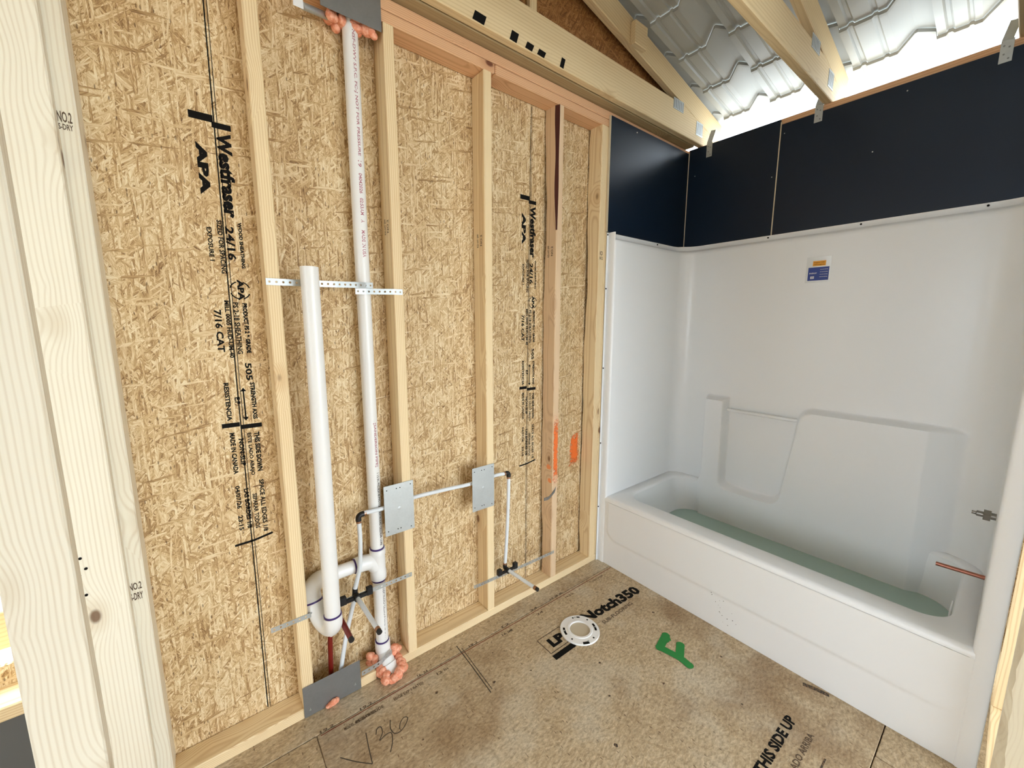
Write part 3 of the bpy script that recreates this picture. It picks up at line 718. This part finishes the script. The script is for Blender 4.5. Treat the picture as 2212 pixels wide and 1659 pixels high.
# shapes on the back wall in (-y, z)
P_arch = [(0.690, 0.30), (0.700, 0.45)] + [(0.752, 0.885), (0.760, 0.918), (0.778, 0.942), (0.808, 0.954)] + [(1.290, 0.954)] + arc(1.295, 0.905, 0.049, PI/2, 0) + [(1.344, 0.30)]
P_col = [(0.262, 0.30), (0.262, 0.955), (0.380, 0.955), (0.386, 0.60), (0.388, 0.30)]
P_base = [(0.262, 0.02), (0.262, 0.415), (1.344, 0.415), (1.344, 0.02)]
P_pock = [(0.398, 0.52)] + [(0.402, 0.47), (0.425, 0.445)] + [(0.66, 0.422), (0.685, 0.435), (0.698, 0.47)] + [(0.735, 0.80), (0.742, 0.90), (0.398, 0.90)]
def hmap(y, z):
    q = -y
    if z > 1.02: return 0.0
    def smin(a, b, k=0.060):
        h = max(k-abs(a-b), 0)/k
        return min(a, b)-h*h*k*0.25
    d = smin(smin(sdf_poly(q, z, P_arch), sdf_poly(q, z, P_base)), sdf_poly(q, z, P_col))
    # round the pocket's lower corners
    wdt = 0.011
    t = max(0, min(1, (d+wdt)/(2*wdt))); m = 1 - t*t*(3-2*t)
    if q > 1.235: m *= max(0, 1-(q-1.235)/0.115)
    return 0.060*m
YL, YR, XBK, XF = -0.050, -1.455, 2.310, 1.612
path = []       # (x, y, outward normal)
for i in range(9): path.append((XF + (2.23-XF)*i/8, YL, (0, 1)))
for i in range(1, 9): a = PI/2 - i/8*PI/2; path.append((2.23+0.08*math.cos(a), YL-0.08+0.08*math.sin(a), (math.cos(a), math.sin(a))))
yb0, yb1 = YL-0.08, YR+0.14
NBK = 235
for i in range(1, NBK): path.append((XBK, yb0+(yb1-yb0)*i/NBK, (1, 0)))
for i in range(0, 11): a = -i/10*PI/2; path.append((2.17+0.14*math.cos(a), yb1+0.14*math.sin(a), (math.cos(a), math.sin(a))))
for i in range(1, 9): path.append((2.17 + (XF-2.17)*i/8, YR, (0, -1)))
# front jambs and flanges close the U
pre = [(1.584, -0.0045, (0, 0)), (1.600, -0.0045, (0, 0)), (1.5985, -0.006, (0, 0)), (1.5985, YL+0.010, (0, 0)), (1.603, YL+0.003, (0, 0))]
post = [(1.603, YR-0.003, (0, 0)), (1.5985, YR-0.010, (0, 0)), (1.5985, -1.504, (0, 0)), (1.600, -1.5055, (0, 0)), (1.584, -1.5055, (0, 0))]
full = pre + path + post
zs = [0.0, 0.08, 0.15, 0.20, 0.25, 0.30, 0.34] + [0.38 + 0.0062*i for i in range(101)] + [1.02+0.08*i for i in range(11)] + [1.835, 1.843, 1.848, 1.851, 1.854, 1.877]
offs = {1.843: 0.006, 1.848: 0.016, 1.851: 0.024, 1.854: 0.0265, 1.877: 0.0265}
V = []; 
for z in zs:
    o_ = offs.get(z, 0.0)
    for k, (x, y, nn) in enumerate(full):
        xx, yy = x+nn[0]*o_, y+nn[1]*o_*(1.55 if abs(nn[1]) > 0.9 else 1.0)
        if nn == (1, 0) and 0.05 < z < 1.03: xx -= hmap(y, z)
        V.append((xx, yy, z))
n = len(full); Fc = []
for j in range(len(zs)-1):
    for i in range(n-1):
        Fc.append((j*n+i, j*n+i+1, (j+1)*n+i+1, (j+1)*n+i))
sur = link('surround_wall', mesh('surround_wall', V, Fc, True), m_gel, tub)
sur.data.set_sharp_from_angle(angle=math.radians(60))
# rim and basin
def rrect(x0, x1, y0, y1, r, z, n=12):
    out = []
    for cx, cy, a0 in ((x1-r, y1-r, 0), (x0+r, y1-r, PI/2), (x0+r, y0+r, PI), (x1-r, y0+r, 1.5*PI)):
        for i in range(n): a = a0 + PI/2*i/(n-1); out.append((cx+r*math.cos(a), cy+r*math.sin(a), z))
    return out
def loft(name, loops, mat, parent, cap=False):
    V = []; Fc = []; n = len(loops[0])
    for l in loops: V += l
    for j in range(len(loops)-1):
        for i in range(n): Fc.append((j*n+i, j*n+(i+1) % n, (j+1)*n+(i+1) % n, (j+1)*n+i))
    if cap: Fc.append(tuple((len(loops)-1)*n+i for i in range(n)))
    me = mesh(name, V, Fc, True); o = link(name, me, mat, parent)
    bm = bmesh.new(); bm.from_mesh(me); bmesh.ops.recalc_face_normals(bm, faces=bm.faces); bm.to_mesh(me); bm.free()
    return o
loft('tub_rim', [rrect(1.5985, 2.318, -1.470, -0.025, 0.010, 0.385), rrect(1.6000, 2.318, -1.470, -0.025, 0.010, 0.400), rrect(1.607, 2.316, -1.470, -0.025, 0.010, 0.409), rrect(1.618, 2.314, -1.470, -0.025, 0.012, 0.412),
                 rrect(1.694, 2.288, -1.405, -0.105, 0.09, 0.412), rrect(1.707, 2.284, -1.400, -0.112, 0.09, 0.408), rrect(1.714, 2.280, -1.397, -0.117, 0.09, 0.398)], m_gel, tub)
loft('tub_basin', [rrect(1.714, 2.280, -1.397, -0.117, 0.09, 0.398), rrect(1.721, 2.278, -1.396, -0.125, 0.09, 0.36), rrect(1.738, 2.276, -1.394, -0.140, 0.10, 0.28), rrect(1.757, 2.272, -1.390, -0.160, 0.11, 0.20),
                   rrect(1.79, 2.268, -1.38, -0.21, 0.12, 0.13), rrect(1.86, 2.20, -1.34, -0.28, 0.12, 0.105)], m_gel, tub, True)
wt = link('tub_water', mesh('tub_water', rrect(1.758, 2.271, -1.389, -0.161, 0.11, 0.201), [tuple(range(48))]), m_water, tub)
wt['label'] = 'flat grey-green water standing in the tub'
# apron with its raised field
def apron():
    ys = [-0.012-1.482*i/200 for i in range(201)]; zz = [0.001 + 0.384*i/64 for i in range(65)]
    P = [(0.064, 0.60), (0.064, 0.235)] + arc(0.132, 0.232, 0.068, PI, 1.5*PI, 8) + arc(1.392, 0.236, 0.066, 1.5*PI, 2*PI, 8) + [(1.458, 0.60)]
    V = []; Fc = []
    for z in zz:
        for y in ys:
            d = sdf_poly(-y, z, P); t = max(0, min(1, (d+0.008)/0.016)); m = 1-t*t*(3-2*t)
            V.append((1.6012 - 0.0042*m + 0.006*max(0, 1-z/0.16)*0.0, y, z))
    n = len(ys)
    for j in range(len(zz)-1):
        for i in range(n-1): Fc.append((j*n+i, (j+1)*n+i, (j+1)*n+i+1, j*n+i+1))
    return link('tub_apron', mesh('tub_apron', V, Fc, True), m_gel, tub)
apron()
# moulded towel bar, screws, scuffs
tube('towel_bar', [(2.285, -0.392, 0.893), (2.277, -0.41, 0.893), (2.277, -0.72, 0.893), (2.285, -0.744, 0.893)], 0.0095, m_gel, tub, 12)
for z in (1.866, 1.587, 1.155, 0.724, 0.339): tube('flange_screw', [(1.590, -0.004, z), (1.590, -0.0066, z)], 0.004, m_ink, tub, 8)
for y in (-0.03, -0.505, -0.899, -1.29): tube('flange_screw', [(2.337, y, 1.866), (2.3335, y, 1.866)], 0.0042, m_ink, tub, 8)
for x in (2.05, ): tube('flange_screw', [(x, -0.008, 1.868), (x, -0.012, 1.868)], 0.0042, m_ink, tub, 8)
rs = random.Random(5)
for i in range(16):
    y = -0.70 - rs.gauss(0, 0.022) - 0.05*(i/16); z = 0.155 - 0.115*i/16 + rs.uniform(-.01, .01); r_ = rs.uniform(0.0010, 0.0022)
    ink_poly('scuff_speck', [(1.6002, y+r_*math.cos(a*PI/3), z+r_*math.sin(a*PI/3)) for a in range(6)], m_pencil, tub)
for dy in (0, -0.012):
    tube('overflow_rib', smooth_path([(1.87, -1.392+dy*0.1, 0.335), (1.875, -1.3905, 0.365), (1.90-dy, -1.392, 0.395)], 4), 0.003, m_gel, tub, 8)
# product sticker
st = box('product_sticker', (2.3085, 2.3095, -0.808, -0.706, 1.607, 1.733), m_film, tub); st['label'] = 'clear plastic sleeve with blue and orange label'
def flat_yz(name, y0, y1, z0, z1, x, mat, par): return box(name, (x-0.0004, x, y0, y1, z0, z1), mat, par)
flat_yz('orange_label', -0.787, -0.733, 1.688, 1.713, 2.3083, m_orangelabel, st)
bl = flat_yz('blue_label', -0.803, -0.716, 1.617, 1.682, 2.3083, m_bluelabel, st)
TY = (0, -1, 0); TZ = (0, 0, 1)
stamp('label_print', 'ES', (2.3076, -0.728, 1.626), TY, TZ, 0.016, 0.012, m_white, st, 0.02)
stamp('label_print', 'ENERGY', (2.3076, -0.722, 1.650), TY, TZ, 0.032, 0.006, m_white, st)
for k in range(4): stamp('label_print', 'care and cleaning', (2.3076, -0.766, 1.668-0.012*k), TY, TZ, 0.032, 0.004, m_white, st)
stamp('label_print', 'Pegaso info', (2.3076, -0.738, 1.702), TY, TZ, 0.044, 0.005, m_ink, st)
stamp('label_print', 'Fiberglass', (2.3076, -0.738, 1.692), TY, TZ, 0.044, 0.005, m_ink, st)

# shower valve and spout pipe in the near end wall of the unit
va = empty('shower_valve', (2.0, -1.456, 0.72), 'small dark chrome valve stem sticking out of the tub end wall', 'valve')
tube('valve_body', [(1.99, -1.4545, 0.722), (1.99, -1.442, 0.722)], 0.012, m_brass, va, 12)
tube('valve_collar', [(1.99, -1.4418, 0.722), (1.99, -1.424, 0.722)], 0.021, m_brass, va, 6)
tube('valve_stem', [(1.99, -1.4238, 0.722), (1.99, -1.408, 0.722), (1.99, -1.406, 0.722), (1.99, -1.396, 0.722)], [0.010, 0.010, 0.006, 0.006], m_brass, va, 12)
cp = tube('copper_spout_pipe', [(1.99, -1.458, 0.488), (1.99, -1.331, 0.484)], 0.0075, m_copper, None, 16)
tag(cp, 'short bare copper pipe stubbed out above the tub end', 'pipe')

# ------------------------------------------------------------------ drain and vent piping
dr = empty('drain_pipe_assembly', (0.302, 0.03, 0), 'white plastic vent stack with trap and standpipe in the stud bay', 'drain pipe')
RP = 0.0243
X2, Y2 = 0.3055, 0.046
tube('vent_pipe', [(X2, Y2, 0.505), (X2, Y2, 1.3), (X2+0.001, Y2, 2.45)], RP, m_pvc, dr, 28)
tee = empty('x', (0, 0, 0), 'x') if False else None
bm = tube_bm([(X2, Y2, z) for z in (0.398, 0.400, 0.432, 0.436, 0.498, 0.502, 0.524, 0.526)], [0.0285, 0.0305, 0.0305, 0.0288, 0.0288, 0.0305, 0.0305, 0.0285], 28)
tube_bm(smooth_path([(0.219, Y2, 0.483), (0.253, Y2, 0.483), (0.279, Y2, 0.476), (0.296, Y2, 0.452)], 4), [0.0302]*8+[0.0285]*5, 24, None, bm)
link('sanitary_tee', bm_mesh('sanitary_tee', bm, True, math.radians(50)), m_pvc, dr)
tube('drain_pipe', [(X2, Y2, 0.43), (X2+0.002, Y2, 0.08)], RP, m_pvc, dr, 28)
bm = tube_bm([(0.3075, Y2, 0.122), (0.3075, Y2, 0.120), (0.3075, Y2, 0.076), (0.308, Y2-0.002, 0.070)], [0.027, 0.0300, 0.0300, 0.0270], 26)
tube_bm([(0.3075, Y2, 0.080), (0.310, 0.024, 0.050), (0.315, -0.004, 0.022)], [0.0275, 0.029, 0.0295], 26, None, bm)
tube_bm([(0.312, 0.006, 0.034), (0.318, -0.018, 0.008)], 0.0325, 26, None, bm)
link('floor_elbow', bm_mesh('floor_elbow', bm, True, math.radians(50)), m_pvc, dr)
tube('floor_pipe', [(0.316, -0.012, 0.014), (0.323, -0.036, -0.010)], RP, m_pvc, dr, 26)
tube('standpipe', [(0.1085, -0.062, 1.572), (0.1060, -0.063, 0.95), (0.1035, -0.064, 0.40)], 0.0262, m_pvc, dr, 28, 0.86)
trp = smooth_path([(0.1035, -0.064, 0.400), (0.1035, -0.064, 0.372), (0.100, -0.050, 0.349), (0.091, -0.026, 0.344), (0.079, 0.000, 0.358), (0.068, 0.022, 0.392), (0.0625, Y2, 0.428), (0.066, Y2, 0.460), (0.084, Y2, 0.480), (0.110, Y2, 0.4835)], 5)
tube('trap_bend', trp, 0.0300, m_pvc, dr, 26)
tube('trap_arm', [(0.095, Y2, 0.4835), (0.230, Y2, 0.4832)], RP, m_pvc, dr, 26)
tube('trap_plug', [(0.098, -0.047, 0.3235), (0.098, -0.047, 0.312)], 0.006, m_pvc, dr, 8)
for c, ax, r in (((X2, Y2, 0.529), UPZ, 0.0272), ((X2, Y2, 0.394), UPZ, 0.0272), ((X2+0.001, Y2, 0.124), UPZ, 0.0272), ((0.1035, -0.064, 0.404), UPZ, 0.0288), ((0.216, Y2, 0.4832), (1, 0, 0), 0.0275), ((0.0650, 0.036, 0.414), (-0.09, 0.35, 0.93), 0.0307), ((0.3195, -0.0235, 0.0025), (0.25, -0.7, -0.7), 0.030)):
    ring_band('primer_ring', c, ax, r, 0.006, m_purple, dr)
# printing along the vent pipe: bent round the pipe surface
def pipe_print(s, z0, z1, ang, h, mat=m_redprint):
    me = text_mesh(s).copy(); me.materials.clear(); me.materials.append(mat)
    for v in me.vertices:
        u, t = v.co.x, v.co.y
        a = ang + (t-0.5)*h/RP
        v.co = Vector((X2 + (RP+0.0004)*math.sin(a), Y2 - (RP+0.0004)*math.cos(a), z0 + (z1-z0)*u))
    return link('pipe_print', me, None, dr)
for s, z0, z1 in (('NSF-DWV S.P.C. FC-J NOT FOR PRESSURE', 2.34, 1.96), ('19', 1.945, 1.925), ('04042026', 1.905, 1.84), ('02:53AM', 1.825, 1.77), ('A', 1.755, 1.745), ('MADE IN USA', 1.72, 1.63)):
    pipe_print(s, z0, z1, 0.10, 0.012)
pipe_print('[SANDERSON PIPE]', 1.035, 0.865, 0.30, 0.012)
pipe_print('1 1/2 IN. PVC SCH 40 PVC-1120 COEXTRUDED CELLULAR CORE', 0.84, 0.545, 0.42, 0.010, m_pencil)
pipe_print('COEXTRUDED CELLULAR CORE NSF-DWV', 0.37, 0.14, 0.42, 0.010, m_pencil)

# ------------------------------------------------------------------ water supply lines
ws = empty('water_supply_line', (0.17, 0.02, 0), 'slim white water pipe with black elbows crossing the stud bays', 'water pipe')
RX = 0.0082
YX = 0.012
tube('pipe', smooth_path([(0.252, YX-0.003, 0.704), (0.327, YX-0.001, 0.700), (0.454, YX+0.004, 0.706), (0.60, YX+0.006, 0.700), (0.728, YX+0.004, 0.694), (0.858, YX, 0.702), (0.915, YX, 0.697)], 5), RX, m_pex, ws, 14)
tube('pipe', smooth_path([(0.231, YX-0.003, 0.676), (0.231, 0.006, 0.60), (0.222, 0.002, 0.50), (0.203, YX-0.003, 0.418)], 6), RX, m_pex, ws, 14)
tube('pipe', smooth_path([(0.199, YX, 0.372), (0.185, YX+0.004, 0.32), (0.160, YX+0.008, 0.22), (0.138, YX+0.012, 0.10), (0.130, YX+0.012, 0.03)], 6), RX, m_pex, ws, 14)
tube('pipe', smooth_path([(0.936, YX, 0.672), (0.934, YX, 0.55), (0.925, YX, 0.38), (0.914, YX, 0.238)], 5), RX, m_pex, ws, 14)
tube('stub_out', [(0.203, -0.010, 0.391), (0.208, -0.215, 0.386)], RX, m_pex, ws, 14)
tube('stub_out', [(0.914, -0.005, 0.212), (0.936, -0.192, 0.205)], RX, m_pex, ws, 14)
def elbow(p, a, b, L=0.020):
    p = Vector(p); a = Vector(a); b = Vector(b)
    bm = tube_bm(smooth_path([p+a*L, p+a*L*0.35, p+b*L*0.35, p+b*L], 4), 0.0105, 12)
    link('elbow', bm_mesh('elbow', bm, True, math.radians(50)), m_black, ws)
    for d in (a, b):
        tube('crimp_ring', [p+d*(L-0.001), p+d*(L+0.008)], 0.0098, m_crimp, ws, 14)
elbow((0.231, YX-0.002, 0.699), (1, 0, 0.12), (0, 0, -1))
elbow((0.936, YX, 0.697), (-1, 0, 0), (0, 0, -1))
elbow((0.913, YX, 0.212), (0, 0, 1), (0.1, -1, 0))
for p0, p1 in (((0.204, YX, 0.420), (0.2025, YX, 0.400)), ((0.2025, YX, 0.400), (0.199, YX, 0.374))):
    tube('tee_fitting', [p0, p1], 0.0098, m_black, ws, 12)
for p0, p1 in (((0.2077, -0.203, 0.3863), (0.2081, -0.2155, 0.386)), ((0.9346, -0.180, 0.2055), (0.9362, -0.193, 0.205))):
    tube('crimp_ring', [p0, p1], 0.0092, m_crimp, ws, 14)
for p0, p1 in (((0.2080, -0.214, 0.386), (0.2083, -0.226, 0.3858)), ((0.9361, -0.192, 0.205), (0.9375, -0.204, 0.2046))):
    tube('end_plug', [p0, p1], 0.0088, m_black, ws, 12)
hs = empty('hot_water_line', (0.105, 0.03, 0), 'dark red water pipe rising from the floor behind the trap', 'water pipe')
tube('pipe', smooth_path([(0.103, 0.034, 0.02), (0.106, 0.034, 0.14), (0.112, 0.034, 0.27), (0.122, 0.030, 0.325), (0.132, 0.012, 0.348), (0.136, -0.03, 0.349), (0.137, -0.145, 0.346)], 6), 0.0088, m_redpex, hs, 14)
tube('end_plug', [(0.137, -0.1445, 0.346), (0.1372, -0.154, 0.3458)], 0.0094, m_black, hs, 12)
# stub-out brackets clipped on the straps
def bracket(cx, cz, slope, label):
    r = empty('stub_out_bracket', (cx, -0.004, cz), label, 'bracket', 'black pipe brackets')
    tube('pipe_collar', [(cx, 0.004, cz), (cx+0.0004, -0.020, cz)], 0.0125, m_black, r, 14)
    for s in (-1, 1):
        a = (cx+s*0.010, -0.010, cz+s*0.010*slope); b = (cx+s*0.048, -0.010, cz+s*0.048*slope)
        beam('arm', a, b, 0.010, 0.014, m_black, r, 0.002)
        box('clip', (b[0]-0.011, b[0]+0.011, -0.0165, 0.003, b[2]-0.008, b[2]+0.022), m_black, r, 0.002)
    return r
bracket(0.202, 0.391, 0.0, 'black plastic bracket holding the white stub-out beside the trap')
bracket(0.914, 0.210, 0.0, 'black plastic bracket holding the white stub-out in the next stud bay')

# ------------------------------------------------------------------ perforated straps and guard plates
def strap(pts, wd, label, grp='perforated straps'):
    o = link('perforated_strap', strap_mesh('perforated_strap', pts, wd), m_galv)
    return tag(o, label, 'metal strap', grp)
strap([(-0.001, -0.0022, 1.527), (0.036, -0.0022, 1.527), (0.20, 0.000, 1.530), (0.275, 0.010, 1.533), (0.305, 0.018, 1.534), (0.332, 0.022, 1.535)], 0.020, 'shiny perforated strap from the stud to the vent pipe behind the standpipe')
strap([(0.268, 0.017, 1.512), (0.305, 0.017, 1.513), (0.398, -0.0022, 1.515), (0.432, -0.0022, 1.515)], 0.020, 'short shiny perforated strap from vent pipe to next stud')
strap([(-0.075, -0.0022, 0.391), (0.0, -0.0022, 0.391), (0.20, -0.0022, 0.390), (0.398, -0.0022, 0.390), (0.425, -0.0022, 0.390)], 0.017, 'long perforated strap across the bay carrying the trap bracket')
strap([(0.712, -0.020, 0.214), (0.765, -0.012, 0.204), (0.802, -0.0022, 0.196), (1.0, -0.0022, 0.189), (1.216, -0.0022, 0.184), (1.235, -0.0022, 0.184)], 0.015, 'perforated strap near the floor bent away from its stud')
pc = link('perforated_strap', strap_mesh('perforated_strap', [(0.205, -0.0022, 0.060), (0.245, -0.006, 0.066), (0.272, -0.010, 0.072), (0.300, -0.0015, 0.078), (0.33, 0.006, 0.08)], 0.019), m_galv)
tag(pc, 'short grey perforated strap around the pipe elbow at the floor', 'metal strap', 'perforated straps')
def guard(x0, x1, z0, z1, label, mat, y=-0.0022, holes=True):
    r = empty('stud_guard_plate', ((x0+x1)/2, y, z0), label, 'metal plate', 'steel guard plates')
    box('plate', (x0, x1, y-0.0014, y, z0, z1), mat, r, 0.0006)
    if holes:
        for fx, fz in ((0.10, 0.09), (0.42, 0.09), (0.52, 0.09), (0.88, 0.06), (0.10, 0.91), (0.42, 0.91), (0.54, 0.91), (0.9, 0.93)):
            x = x0+(x1-x0)*fx; z = z0+(z1-z0)*fz
            tube('punched_hole', [(x, y-0.0013, z), (x, y-0.0017, z)], 0.0024, m_ink, r, 8)
        tube('dimple', [(x0+(x1-x0)*0.5, y-0.0013, (z0+z1)/2), (x0+(x1-x0)*0.5, y-0.0022, (z0+z1)/2)], [0.008, 0.003], mat, r, 12)
    return r
guard(0.324, 0.444, 0.587, 0.790, 'pale steel guard plate on the stud beside the vent pipe', m_galv, -0.0026)
guard(0.721, 0.840, 0.566, 0.770, 'pale steel guard plate on the stud between the two pipe bays', m_galv)
gf = guard(0.0, 0.200, 0.003, 0.125, 'steel guard plate with dark reflection in its colour over the cut floor plate below the trap', m_galv_dark, -0.0026, False)
for x, z in ((0.02, 0.030), (0.178, 0.035)):
    ink_poly('nail_tooth', [(x-0.004, -0.0045, z-0.006), (x+0.004, -0.0045, z-0.006), (x, -0.006, z+0.008)], m_galv, gf)
gt = guard(0.205, 0.394, 2.352, 2.50, 'darkened steel plate over the top plates above the vent pipe', m_galv_dark, -0.0026, False)
cl = empty('pipe_clip', (0.145, 0.03, 2.33), 'small bright metal clip and grey rod beside the foam at the ceiling', 'metal clip')
box('clip_plate', (0.132, 0.160, 0.006, 0.008, 2.326, 2.350), m_white, cl, 0.001)
tube('rod', [(0.158, 0.012, 2.338), (0.19, 0.03, 2.350), (0.24, 0.055, 2.366)], 0.010, m_galv, cl, 12)
tw = link('bent_strap', strap_mesh('bent_strap', [(1.130, -0.030, 0.522), (1.170, -0.022, 0.515), (1.205, -0.008, 0.520), (1.232, -0.002, 0.530), (1.238, -0.0022, 0.545)], 0.016, 0.0012, 0.03), m_galv_dark)
tag(tw, 'bent brown metal strip nailed to the orange-sprayed stud', 'metal strip')

# ------------------------------------------------------------------ expanding foam
def foam(name, blobs, label):
    bm = bmesh.new()
    for (x, y, z, r) in blobs:
        t = bmesh.ops.create_icosphere(bm, subdivisions=2, radius=r, matrix=Matrix.Translation((x, y, z)) @ Matrix.Diagonal((random.uniform(.8, 1.2), random.uniform(.8, 1.2), random.uniform(.75, 1.1), 1)))
        for v in t['verts']: v.co += Vector((random.uniform(-1, 1), random.uniform(-1, 1), random.uniform(-1, 1)))*r*0.05
    o = link(name, bm_mesh(name, bm, True), m_foam); tag(o, label, 'foam', 'sprayed foam'); return o
rf = random.Random(11)
B = []
for i in range(34):
    a = rf.uniform(-0.15*PI, 1.15*PI)
    R = rf.uniform(0.030, 0.048)
    B.append((0.320 + R*math.cos(-a)*0.95, -0.018 - R*math.sin(a)*1.0, max(0.008, 0.026-0.0*a) + rf.uniform(-.010, .010), rf.uniform(0.013, 0.021)))
for i in range(10): B.append((0.352+rf.uniform(-.012, .014), 0.02+rf.uniform(-.02, .03), 0.04+rf.uniform(-.02, .035), rf.uniform(.012, .018)))
for i in range(7): B.append((0.262+rf.uniform(-.014, .012), 0.035+rf.uniform(-.02, .02), 0.05+rf.uniform(-.02, .03), rf.uniform(.012, .018)))
B = [(x, y, max(z, r*0.8), r) for x, y, z, r in B]
foam('foam_seal', B, 'lumpy orange foam around the drain elbow at the floor')
B = [(0.302 + 0.055*math.cos(rf.uniform(0, 2*PI))*rf.uniform(.6, 1.1), 0.044+rf.uniform(-.020, .03), 2.366+rf.uniform(-.016, .008), rf.uniform(.013, .019)) for i in range(26)]
B += [(0.366, 0.020, 2.352, 0.016), (0.374, 0.017, 2.344, 0.013), (0.355, 0.026, 2.358, 0.02)]
foam('foam_seal', B, 'lumpy orange foam around the vent pipe at the top plate')
foam('foam_seal', [(0.085, -0.012, 0.012, 0.011), (0.097, -0.012, 0.015, 0.012), (0.108, -0.012, 0.017, 0.010), (0.077, -0.011, 0.009, 0.008)], 'small orange foam bulge at the base of the steel plate')

# ------------------------------------------------------------------ toilet flange
tf = empty('toilet_flange', (1.088, -0.327, 0), 'round white toilet flange with slots set on the subfloor', 'toilet flange')
def ring_mesh(r0, r1, z0, z1, n=48, bev=0.0015):
    prof = [(r0, z0), (r1, z0), (r1, z1-bev), (r1-bev, z1), (r0+bev, z1), (r0, z1-bev)]
    V = []; Fc = []
    for i in range(n):
        a = 2*PI*i/n
        V += [(1.088+r*math.cos(a), -0.327+r*math.sin(a), z) for r, z in prof]
    m = len(prof)
    for i in range(n):
        for k in range(m): Fc.append((i*m+k, i*m+(k+1) % m, ((i+1) % n)*m+(k+1) % m, ((i+1) % n)*m+k))
    me = mesh('ring', V, Fc, True); me.set_sharp_from_angle(angle=math.radians(40)); return me
link('flange_ring', ring_mesh(0.056, 0.0900, 0.0008, 0.0085), m_pvc, tf)
link('inner_collar', ring_mesh(0.046, 0.0575, 0.0008, 0.0115), m_pvc, tf)
tube('knockout_disc', [(1.088, -0.327, 0.001), (1.088, -0.327, 0.005)], 0.0462, plain('knockout', srgb(196, 182, 156), 0.6), tf, 32)
def slot(a0, a1, r0, r1, z=0.0088):
    N = 8; V = []; Fc = []
    for i in range(N+1):
        a = a0+(a1-a0)*i/N
        V += [(1.088+r*math.cos(a), -0.327+r*math.sin(a), z) for r in (r0, r1)]
    for i in range(N): Fc.append((2*i, 2*i+1, 2*i+3, 2*i+2))
    link('flange_slot', mesh('flange_slot', V, Fc), m_ink, tf)
for a0, a1, r0, r1 in ((2.35, 2.95, 0.068, 0.078), (5.5, 6.1, 0.068, 0.078), (4.05, 4.4, 0.076, 0.090), (0.75, 0.95, 0.072, 0.080), (1.15, 1.25, 0.070, 0.078), (3.35, 3.45, 0.070, 0.078), (4.8, 4.9, 0.070, 0.078), (0.2, 0.3, 0.070, 0.078)):
    slot(a0, a1, r0, r1)
for a in (1.05, 2.6, 4.4, 5.8):
    tube('flange_screw', [(1.088+0.075*math.cos(a), -0.327+0.075*math.sin(a), 0.0084), (1.088+0.075*math.cos(a), -0.327+0.075*math.sin(a), 0.0098)], 0.004, m_galv, tf, 10)
